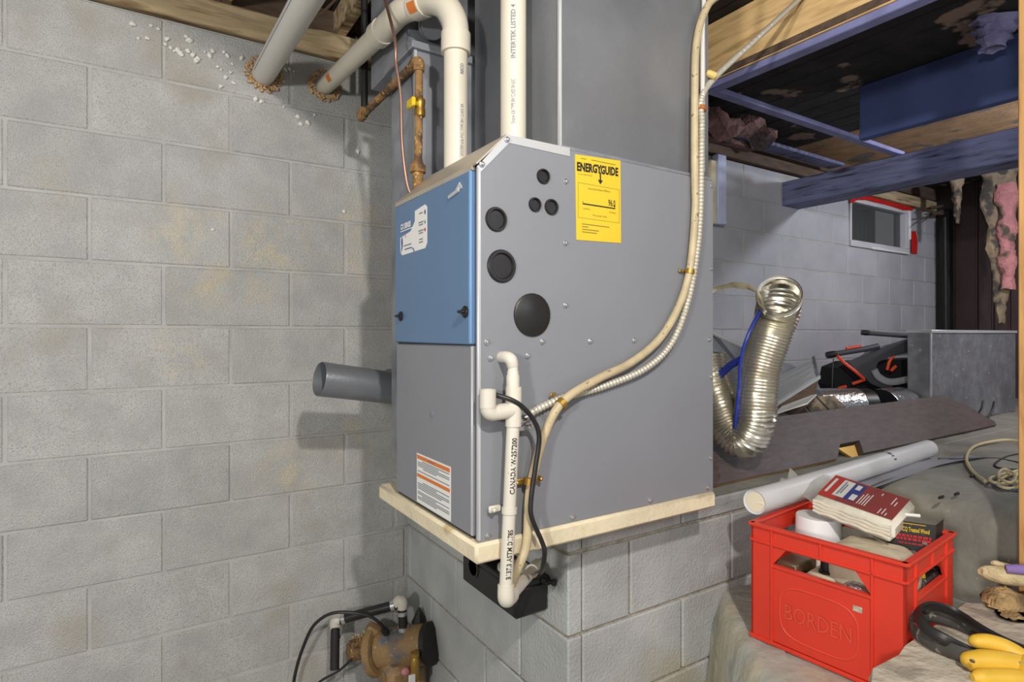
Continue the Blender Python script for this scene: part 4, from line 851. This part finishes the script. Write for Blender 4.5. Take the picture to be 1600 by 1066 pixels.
MB().prism([(3.444, 1.882, 1.198), (3.464, 1.870, 1.300), (3.534, 1.825, 1.334), (3.890, 1.597, 1.356), (3.890, 1.597, 1.099), (3.476, 1.862, 1.122)], (.06, .12, 0)).build('black_cover', M['fab_black'], fo, smooth=False)
MB().prism([(3.525, 1.759, 1.359), (3.578, 1.725, 1.415), (3.823, 1.569, 1.478), (3.823, 1.569, 1.389), (3.697, 1.649, 1.374)], (.01, .02, 0)).build('grey_fabric', M['fab_grey'], fo, smooth=False)
for p in ([(3.359, 1.806, 1.376), (3.390, 1.786, 1.339), (3.425, 1.741, 1.289), (3.468, 1.713, 1.245)], [(3.464, 1.775, 1.212), (3.495, 1.720, 1.240)], [(3.395, 1.818, 1.186), (3.433, 1.795, 1.197)], [(3.632, 1.667, 1.293), (3.634, 1.655, 1.342), (3.652, 1.643, 1.375)], [(3.651, 1.656, 1.286), (3.675, 1.640, 1.315)], [(3.433, 1.795, 1.415), (3.504, 1.749, 1.430)]):
    MB().tube(p, .009, 8, sm=4).build('orange_strap', M['orange'], fo)
MB().tube([(3.371, 1.834, 1.360), (3.367, 1.836, 1.267), (3.364, 1.838, 1.175)], .003, 6).build('cord', M['black'], fo)

# wires on the raised floor
def loop(c, rx, ry, rot, z, wob, n=26, a0=0, a1=2 * math.pi):
    out = []
    for k in range(n + 1):
        t = a0 + (a1 - a0) * k / n; x = rx * math.cos(t); y = ry * math.sin(t)
        out.append((c[0] + x * math.cos(rot) - y * math.sin(rot), c[1] + x * math.sin(rot) + y * math.cos(rot), z + wob * math.sin(3 * t)))
    return out
wc = thing('wire_coil', 'coil of cream wire lying on the raised floor by the timber post', 'wire', (2.5, .78, 1.0))
for k, (c, rx, ry, rot) in enumerate((((2.46, .735), .15, .035, .1), ((2.50, .745), .16, .04, -.05), ((2.52, .72), .17, .028, .18), ((2.44, .75), .11, .022, .3))):
    MB().tube(loop(c, rx, ry, rot, 1.012 + k * .005, .002), .0048, 6).build('strand', M['wire_w'], wc)
MB().tube([(2.372, 0.786, 1.010), (2.519, 0.875, 1.010), (2.763, 0.977, 1.010), (3.058, 1.054, 1.010), (3.272, 1.060, 1.010), (3.372, 1.021, 1.012), (3.326, 0.939, 1.012)], .0055, 6, sm=6).build('loose_end', M['wire_w'], wc)
MB().tube([(2.358, 0.764, 1.006), (2.325, 0.720, 1.006), (2.337, 0.676, 1.006)], .004, 6, sm=4).build('blue_strand', M['wire_b'], wc)
MB().tube([(2.673, 1.039, 1.004), (2.746, 0.993, 1.004), (2.825, 0.956, 1.004), (2.875, 0.910, 1.004), (2.844, 0.822, 1.004)], .0035, 6, sm=4).build('black_wire', M['iron'], org=(2.6, .95, 1.0), label='straight thin black wire crossing the cream loop on the floor', cat='wire')
MB().tube([(3.092, 0.894, 1.006), (2.934, 0.904, 1.006), (2.740, 0.878, 1.006), (2.663, 0.840, 1.006), (2.700, 0.780, 1.006)], .004, 6, sm=4).build('dark_loop', M['iron'], org=(2.7, .85, 1.0), label='dark curled wire inside the cream loop', cat='wire')
for k, (x, y) in enumerate(((1470, 777), (1495, 772), (1520, 744))):
    p = V([(2.051, 0.790, 1.004), (2.134, 0.780, 1.004), (2.450, 0.848, 1.004)][k]); MB().ball(p, (.022, .006, .004), 6, jit=.2).build('dirt_fleck', M['iron'], org=tuple(p), label=('dark fleck on the raised floor, nearest of three', 'dark fleck on the raised floor, middle of three', 'dark fleck on the raised floor beside the cream loop')[k], cat='fleck', group='dark flecks on the raised floor')
# ------------------------------------------------------------------ red crate and what is in it
CL, CD, CHT = .356, .320, .300
CM = Matrix(((.100, .995, 0, 1.361), (-.995, .100, 0, .957), (0, 0, 1, .702), (0, 0, 0, 1)))
cr = thing('plastic_crate', 'red plastic crate with an embossed oval, full of odds and ends', 'crate', (1.55, .80, .702))
def crate_side(name, Mx, w, logo):
    q = MB(); t = .006; L0, L1 = .16 * w, .815 * w
    q.box((0, 0, 0), (L0, t, CHT), Mx).box((L1, 0, 0), (w, t, CHT), Mx).box((L0, 0, .012), (L1, t, .205), Mx).box((L0, 0, .252), (L1, t, CHT), Mx)
    for tri in ([(L0, .205), (L0, .252), (L0 + .10 * w, .252)], [(L1, .205), (L1, .252), (L1 - .10 * w, .252)]):
        if tri[0][0] > w / 2: tri = tri[::-1]
        q.prism([Mx @ V((x, 0, z)) for x, z in tri], Mx.to_3x3() @ V((0, t, 0)))
    q.build(name, M['crate'], cr, smooth=False)
    q = MB()
    for x, z0, z1 in ((L0, .004, CHT), (L1, .004, CHT), (.5 * w, .258, CHT)): q.cbox((x - .003, -.005, z0), (x + .003, .001, z1), .001, Mx)
    q.cbox((0, -.005, .255), (w, .001, .261), .001, Mx); q.cbox((-.004, -.008, CHT - .006), (w + .004, t + .004, CHT + .002), .002, Mx); q.cbox((-.002, -.006, 0), (w + .002, .002, .010), .002, Mx)
    q.cbox((L0, -.004, .200), (L1, .012, .207), .001, Mx)
    q.build('rib', M['crate'], cr, smooth=False)
    if logo:
        q = MB(); cx_, cz_ = .475 * w, .100; P = []
        for k in range(40):
            a = 2 * math.pi * k / 40; ca, sa = math.cos(a), math.sin(a)
            P.append(Mx @ V((cx_ + .092 * math.copysign(abs(ca) ** .55, ca), -.001, cz_ + .066 * math.copysign(abs(sa) ** .62, sa))))
        q.tube(P + P[:2], .0016, 6, cap=False)
        vs, fs = text_verts('BORDEN', .056, 'CENTER', .0, .72)
        o = len(q.v); q.add([Mx @ V((cx_ + x, -.0018, cz_ - .019 + z)) for x, z in vs], fs); q.add([Mx @ V((cx_ + x, .0, cz_ - .019 + z)) for x, z in vs], fs)
        q.build('embossed_mark', mat('raised_red_plastic', (222, 78, 54), .45, var=.05), cr, smooth=False)
        MB().cbox((.70 * w, -.001, .160), (.755 * w, .001, .173), .0005, Mx).build('paper_scrap', M['chunk'], cr)
def rotz(a): return Matrix.Rotation(a, 4, 'Z')
crate_side('front_panel', CM, CL, True)
crate_side('side_panel', CM @ Matrix.Translation((CL, 0, 0)) @ rotz(math.pi / 2), CD, False)
crate_side('back_panel', CM @ Matrix.Translation((CL, CD, 0)) @ rotz(math.pi), CL, False)
crate_side('side_panel', CM @ Matrix.Translation((0, CD, 0)) @ rotz(-math.pi / 2), CD, False)
MB().box((.004, .004, .004), (CL - .004, CD - .004, .012), CM).build('crate_floor', M['crate'], cr, smooth=False)
def inb(n, l, c, a, b, m, bev=.004, rot=0):
    Mx = CM @ Matrix.Translation((a[0], a[1], a[2])) @ rotz(rot); q = MB().cbox((0, 0, 0), b, bev, Mx)
    return q.build(n, m, org=tuple(CM @ V(a)), label=l, cat=c)
t = thing('white_canister', 'round white plastic tub standing at the left inside the red crate', 'tub', (1.575, .898, .72))
MB().lathe([(.052, 0), (.054, .003), (.054, .192), (.058, .194), (.058, .204), (.0555, .206)], (1.575, .898, .716), (0, 0, 1), 30).build('tub_body', M['pvc'], t)
MB().lathe([(.0580, .0), (.0605, .002), (.0605, .010), (.0575, .014), (.0570, .074), (.055, .078), (0, .079)], (1.575, .898, .922), (0, 0, 1), 30).build('tub_lid', M['white'], t)
inb('brown_tray', 'brown plastic tray showing through the left part of the crate handle opening', 'tray', (.055, .02, .014), (.055, .11, .200), M['brown_plastic'])
t = thing('dark_bottle', 'squat bottle with a black screw cap behind the crate handle opening', 'bottle', (1.425, .79, .716))
MB().cbox((.12, .03, .014), (.20, .12, .205), .014, CM).build('bottle_body', M['plaster'], t)
MB().lathe([(.018, 0), (.018, .006), (.0135, .008), (.0135, .030), (.011, .032), (0, .032)], CM @ V((.165, .06, .205)), (0, 0, 1), 18).build('screw_cap', M['black'], t)
q = MB().ball(CM @ V((.078, .038, .196)), (.022, .024, .018), 12, jit=.08); q.build('white_rag', M['foam'], org=tuple(CM @ V((.078, .038, .18))), label='crumpled white rag at the left end of the crate handle opening', cat='rag')
q = MB().ball(CM @ V((.252, .040, .196)), (.030, .040, .022), 14, jit=.10); q.build('foil_bag', M['foil'], org=tuple(CM @ V((.252, .04, .18))), label='crinkled silvery bag at the right end of the crate handle opening', cat='bag')
inb('blue_carton', 'small pale blue carton behind the dark bottle inside the crate', 'carton', (.125, .135, .014), (.08, .03, .225), mat('pale_blue_carton', (178, 188, 200), .6))
t = thing('yellow_bottle', 'yellow bottle showing through the side opening of the red crate', 'bottle', (1.60, .655, .716))
MB().lathe([(.020, 0), (.022, .005), (.022, .17), (.012, .20), (.010, .215), (.010, .235), (0, .236)], CM @ V((CL - .032, .19, .014)), (0, 0, 1), 16).build('bottle_body', M['yellow'], t)
q = MB()
def plas(i, j):
    a = i * 2 * math.pi; b = (j - .5) * math.pi; f = lambda v, e: math.copysign(abs(v) ** e, v)
    p = V((.250 + .092 * f(math.cos(b), .5) * f(math.cos(a), .6), .115 + .082 * f(math.cos(b), .5) * f(math.sin(a), .6), .225 + .062 * f(math.sin(b), .7)))
    p.z += .004 * math.sin(p.x * 90) * math.sin(p.y * 80); return CM @ p
q.grid(plas, 28, 14); q.build('plaster_bag', M['plaster'], org=tuple(CM @ V((.25, .115, .16))), label='lumpy beige bag of powder filling the right of the red crate', cat='bag')
inb('dark_filling', 'dark box low in the middle of the red crate under the cloth pack', 'box', (.148, .16, .014), (.195, .14, .20), M['cardb'])

# wrapped cloth pack lying across the crate
pk = thing('cloth_pack', 'white wrapped cloth pack with a red label lying across the crate', 'pack', (1.62, .80, 1.004))
TL, TR, BR, BL = V((1.79, .972, 1.076)), V((1.757, .735, 1.056)), V((1.513, .680, 1.047)), V((1.530, .892, 1.064))
def pkp(u, v, h):
    p = BL.lerp(BR, u).lerp(TL.lerp(TR, u), v); return p + V((0, 0, h))
q = MB().cbox((0, 0, 0), (.23, .25, .052), .016)
q.v = [pkp(p.x / .23, p.y / .25, p.z - .052) for p in q.v]
q.build('wrapped_cloth', M['cloth_pack'], pk)
for k in range(4):
    q = MB().tube([pkp(.03 + .94 * i / 10, -.006, -.012 - .0085 * k + .002 * math.sin(i * 2 + k)) for i in range(11)], .0042, 6); q.build('cloth_fold', M['cloth_pack'], pk)
def pkq(mb, u0, u1, v0, v1, h):
    n = 5
    for k in range(n):
        ua, ub = u0 + (u1 - u0) * k / n, u0 + (u1 - u0) * (k + 1) / n
        f = lambda u, v: pkp(u, v, h)
        mb.add([f(ua, v0), f(ub, v0), f(ub, v1), f(ua, v1)], [(0, 1, 2, 3)])
    return mb
pkq(MB(), .05, .27, .08, .92, .0012).build('red_label', M['red_l'], pk, smooth=False)
lb_ = pkq(MB(), .27, .96, .08, .92, .0010).build('maroon_label', M['maroon'], pk, smooth=False)
pkq(MB(), .20, .34, .22, .84, .0016).build('print', M['label_w'], lb_, smooth=False)
pkq(MB(), .34, .48, .22, .84, .0016).build('print', M['blue_l'], lb_, smooth=False)
q = MB()
for u0, u1, v0, v1 in ((.40, .47, .24, .45), (.38, .44, .62, .80)): pkq(q, u0, u1, v0, v1, .0020)
for u0, v0, v1 in ((.51, .2, .55), (.54, .2, .62), (.57, .2, .58), (.60, .2, .64), (.78, .12, .30), (.82, .14, .34), (.86, .12, .22), (.83, .52, .80), (.87, .50, .66), (.68, .70, .80)): pkq(q, u0, u0 + .012, v0, v1, .0018)
pkq(q, .09, .125, .25, .80, .0018); tag(q.build('print', M['label_w'], lb_, smooth=False), kind='stuff')
q = MB()
for v0, v1 in ((.28, .78), (.34, .70)): pkq(q, .235 + (.03 if v0 > .3 else 0), .252 + (.03 if v0 > .3 else 0), v0, v1, .0021)
tag(q.build('print', M['grey_l'], lb_, smooth=False), kind='stuff')
def tail(i, j):
    a = BL.lerp(TL, j); b = V((1.50, .985, 1.052)).lerp(V((1.70, 1.06, 1.085)), j); p = a.lerp(b, i); return p + V((0, 0, -.02 + .018 * math.sin(j * 9 + i * 4) * i + .012 * math.sin(i * 8)))
MB().grid(tail, 14, 14).build('loose_film', M['film'], pk)
def flap(i, j):
    return V((1.545, .86, 1.02)).lerp(V((1.51, .70, .995)), i).lerp(V((1.62, .80, 1.0)).lerp(V((1.60, .72, .985)), i), j)
MB().grid(flap, 4, 4).build('loose_film', M['film'], pk)

sb = thing('screw_box', 'worn black carton with yellow and red lettering in the crate corner', 'carton', (1.66, .67, .95))
bA, bB, bC, bD = V((1.580, .760, .962)), V((1.637, .643, .962)), V((1.708, .654, .962)), V((1.665, .775, .962))
MB().prism([bA, bB, bC, bD], (.004, 0, .070)).build('carton_body', M['cardb'], sb, smooth=False)
MB().prism([p + V((.004, 0, .0702)) for p in (bA.lerp(bB, .1), bB, bC, bD)], (0, 0, .001)).build('carton_top', M['carton_top'], sb, smooth=False)
d = (bB - bA).normalized(); nrm_ = d.cross(V((0, 0, 1))) * .0008; q = MB()
if nrm_.x > 0: nrm_ = -nrm_
flat_text(q, 'For ACQ Treated Wood', .0155, bA + nrm_ + V((.003, 0, .0455)) + d * .046, d, (.06, 0, 1), bold=.0003, sx=.45)
q.prism([bA + nrm_ + V((.004, 0, .064)) + d * .02, bB + nrm_ + V((.004, 0, .064)) - d * .02, bB + nrm_ + V((.004, 0, .0655)) - d * .02, bA + nrm_ + V((.004, 0, .0655)) + d * .02], nrm_ * .2)
tag(q.build('lettering', M['yellow'], sb, smooth=False), kind='stuff')
q = MB()
for z, x0_, x1_ in ((.032, .03, .122), (.024, .03, .118), (.012, .055, .10)):
    x = x0_
    while x < x1_:
        w_ = R.uniform(.004, .010); a_ = bA + nrm_ + V((.002, 0, z)) + d * x; q.prism([a_, a_ + d * w_, a_ + d * w_ + V((0, 0, .0058)), a_ + V((0, 0, .0058))], nrm_ * .3); x += w_ + .0025
tag(q.build('print', mat('bright_red_print', (206, 36, 46), .5), sb, smooth=False), kind='stuff')
MB().tube([(1.640, .735, 1.037), (1.672, .690, 1.037)], .0045, 10).build('white_stub', M['foam'], org=(1.65, .71, 1.033), label='small white plug lying on the black carton', cat='plug')

# ------------------------------------------------------------------ rubble and gloves at the lower right
ck = [(1.145, .560), (1.20, .586), (1.30, .584), (1.345, .592), (1.45, .590), (1.56, .596), (1.69, .602), (1.74, .58), (1.72, .50), (1.68, .42), (1.60, .36), (1.35, .30), (1.15, .30), (1.10, .42)]
q = MB(); n_ = len(ck); c0 = V((1.42, .45, 0))
rings = []
for z, s in ((.701, .97), (.76, 1.0), (.83, .995), (.848, .975), (.851, .6)):
    rings.append([V((c0.x + (x - c0.x) * s + R.uniform(-.004, .004), c0.y + (y - c0.y) * s - R.uniform(0, .005), z + (R.uniform(-.003, .002) if z > .8 else 0))) for x, y in ck])
vs = [p for r in rings for p in r] + [V((c0.x, c0.y, .852))]
fs = [(k * n_ + i, k * n_ + (i + 1) % n_, (k + 1) * n_ + (i + 1) % n_, (k + 1) * n_ + i) for k in range(len(rings) - 1) for i in range(n_)] + [((len(rings) - 1) * n_ + i, (len(rings) - 1) * n_ + (i + 1) % n_, len(vs) - 1) for i in range(n_)] + [tuple(range(n_))[::-1]]
q.add(vs, fs); q.build('concrete_chunk', M['chunk'], org=(1.42, .45, .70), label='broken slab of pale concrete in front of the red crate corner', cat='concrete', smooth=False)
bl = thing('rubber_belt', 'looped dusty black rubber belt on the pale concrete slab', 'belt', (1.40, .53, .852))
MB().tube([(1.403, 0.396, 0.868), (1.374, 0.455, 0.868), (1.365, 0.493, 0.868), (1.366, 0.538, 0.868), (1.381, 0.576, 0.868), (1.414, 0.602, 0.870), (1.443, 0.608, 0.874), (1.475, 0.599, 0.872), (1.506, 0.568, 0.868), (1.500, 0.519, 0.868), (1.485, 0.470, 0.868)], .0155, 12, sm=6, flat=(1, .28)).build('strap', M['belt'], bl)
MB().tube([(1.399, 0.474, 0.862), (1.381, 0.496, 0.872), (1.363, 0.519, 0.885), (1.363, 0.548, 0.892), (1.377, 0.569, 0.902), (1.405, 0.584, 0.906), (1.448, 0.585, 0.906), (1.481, 0.568, 0.900), (1.492, 0.539, 0.892), (1.473, 0.493, 0.885), (1.460, 0.452, 0.882), (1.451, 0.408, 0.882)], .0125, 12, sm=6, flat=(1, .45)).build('strap', M['rubber'], bl)
def glove(name, m, label, fingers, extra=None):
    t = thing(name, label, 'glove', fingers[0][0][-1]); q = MB()
    for pts_, r in fingers: q.tube(pts_, [r * f for f in ([.45, .85, 1.0, 1.05, 1.05, 1.0][:len(pts_)])], 14, sm=5)
    q.build('glove_body', m, t); return t
yg = thing('rubber_glove', 'yellow rubber glove on the pale concrete slab at the lower right', 'glove', (1.40, .42, .855))
for pts_, r in (([(1.395, 0.486, 0.883), (1.396, 0.479, 0.889), (1.412, 0.463, 0.890), (1.427, 0.442, 0.885), (1.431, 0.421, 0.877), (1.435, 0.401, 0.863)], .0165), ([(1.334, 0.477, 0.867), (1.342, 0.472, 0.870), (1.365, 0.457, 0.871), (1.390, 0.435, 0.870), (1.415, 0.414, 0.866), (1.433, 0.390, 0.862)], .0205), ([(1.313, 0.455, 0.856), (1.324, 0.448, 0.856), (1.349, 0.432, 0.854), (1.373, 0.411, 0.855), (1.401, 0.387, 0.850), (1.408, 0.370, 0.844)], .0185)):
    MB().tube(pts_, [r * f for f in (.35, .8, 1.0, 1.05, 1.08, 1.1)], 16, sm=5).build('glove_finger', M['glove_y'], yg)
MB().ball((1.425, 0.384, 0.862), (.05, .045, .035), 16).build('glove_palm', M['glove_y'], yg)
MB().ball((1.318, 0.457, 0.885), (.004, .005, .003), 8).build('worn_spot', M['rust'], yg)
cg = thing('cotton_glove', 'soiled cream cotton glove with a purple cuff on the crumbly stone', 'glove', (1.68, .52, .90))
for pts_, r in (([(1.751, 0.590, 0.913), (1.762, 0.583, 0.910), (1.776, 0.563, 0.909), (1.790, 0.542, 0.910), (1.806, 0.508, 0.915)], .021), ([(1.800, 0.583, 0.926), (1.808, 0.578, 0.924), (1.814, 0.562, 0.920), (1.818, 0.548, 0.918)], .010)):
    MB().tube(pts_, [r * f for f in (.4, .8, 1.0, 1.1, 1.15)[:len(pts_)]], 14, sm=5).build('glove_finger', M['glove_c'], cg)
MB().ball((1.823, 0.497, 0.918), (.05, .04, .026), 14).build('glove_palm', M['glove_c'], cg)
MB().tube([(1.767, 0.545, 0.931), (1.778, 0.526, 0.934), (1.787, 0.502, 0.937)], [.010, .012, .012], 12).build('purple_cuff', M['purple'], cg)
rnd = random.Random(8)
for p, r, l_ in (((1.752, 0.542, 0.852), (.058, .045, .036), 'large crumbly tan stone under the cream glove'), ((1.692, 0.510, 0.829), (.036, .030, .030), 'smaller crumbly tan stone beside the timber post'), ((1.836, 0.512, 0.813), (.05, .04, .05), 'crumbly tan stone at the right edge behind the post')):
    q = MB().ball(p, r, 18, jit=.10, rnd=rnd); zmin = min(v.z for v in q.v); q.v = [V((v.x, v.y, max(v.z, .853))) for v in q.v]; q.build('crumbly_stone', M['sponge'], org=(p[0], p[1], .853), label=l_, cat='stone')
MB().cbox((1.905, .474, .702), (1.943, .563, 2.747), .003).build('timber_post', M['post'], org=(1.92, .52, .70), label='bare timber stud post at the right edge of the picture', cat='post')

# ------------------------------------------------------------------ torn insulation and splinters under the crawlspace ceiling
hi = thing('hanging_insulation', 'torn strip of pink insulation hanging in front of the brown siding', 'insulation', (5.345, 1.68, 1.58))
rnd = random.Random(9)
def strip_(cx_, w_, y0, z0, z1, tap, seed, n=34):
    rnd = random.Random(seed)
    def fn(i, j):
        a = j * 2 * math.pi; ww = w_ * (1 - tap * i) * (1 + .18 * math.sin(i * 21 + seed)); z = z1 + (z0 - z1) * i
        return V((cx_[0] + cx_[2] * i + math.cos(a) * ww * .66 + rnd.uniform(-.006, .006) + math.sin(a) * .03, y0 + cx_[1] * i - math.cos(a) * ww * .75 + math.sin(a) * .03 * (1 - tap * i) + rnd.uniform(-.006, .006), z + rnd.uniform(-.008, .008)))
    return MB().grid(fn, n, 14)
strip_((5.345, 0.0, .04), .133, 1.689, 1.582, 2.747, .82, 3).build('kraft_facing', M['kraft'], hi)
strip_((5.325, 0.0, .025), .066, 1.640, 1.83, 2.60, .35, 5).build('pink_wool', M['pink'], hi)
q = strip_((2.84, .03, .03), .085, .90, 2.635, 2.747, .5, 12, 10); q.build('torn_insulation', M['lilac'], org=(2.78, .93, 2.60), label='violet grey torn insulation hanging from the boards between the joists', cat='insulation')
q = strip_((5.10, 0, .02), .05, 1.867, 2.32, 2.747, .8, 15, 16); q.build('insulation_shred', M['kraft'], org=(5.10, 1.867, 2.32), label='small shred of insulation hanging left of the pink strip', cat='insulation')
for k, p in enumerate(([(5.602, 2.150, 2.561), (5.404, 2.150, 2.522), (5.229, 2.120, 2.491)], [(5.602, 2.150, 2.518), (5.329, 2.120, 2.451), (5.115, 2.100, 2.365)], [(5.626, 2.150, 2.500), (5.388, 2.130, 2.470), (5.158, 2.100, 2.434)])):
    MB().tube(p, [.012, .009, .004], 6).build('splinter', M['old'], org=tuple(p[0]), label=('splinter of wood right of the cellar window, topmost of three', 'splinter of wood right of the cellar window, slanting down lowest', 'splinter of wood right of the cellar window, middle of three')[k], cat='splinter', group='splinters beside the window')
MB().tube([(5.598, 2.130, 2.462), (5.610, 2.130, 2.040), (5.621, 2.130, 1.521)], .018, 10).build('iron_pipe', M['iron'], org=(5.621, 2.130, 1.521), label='dark upright pipe in the corner by the brown siding', cat='pipe')
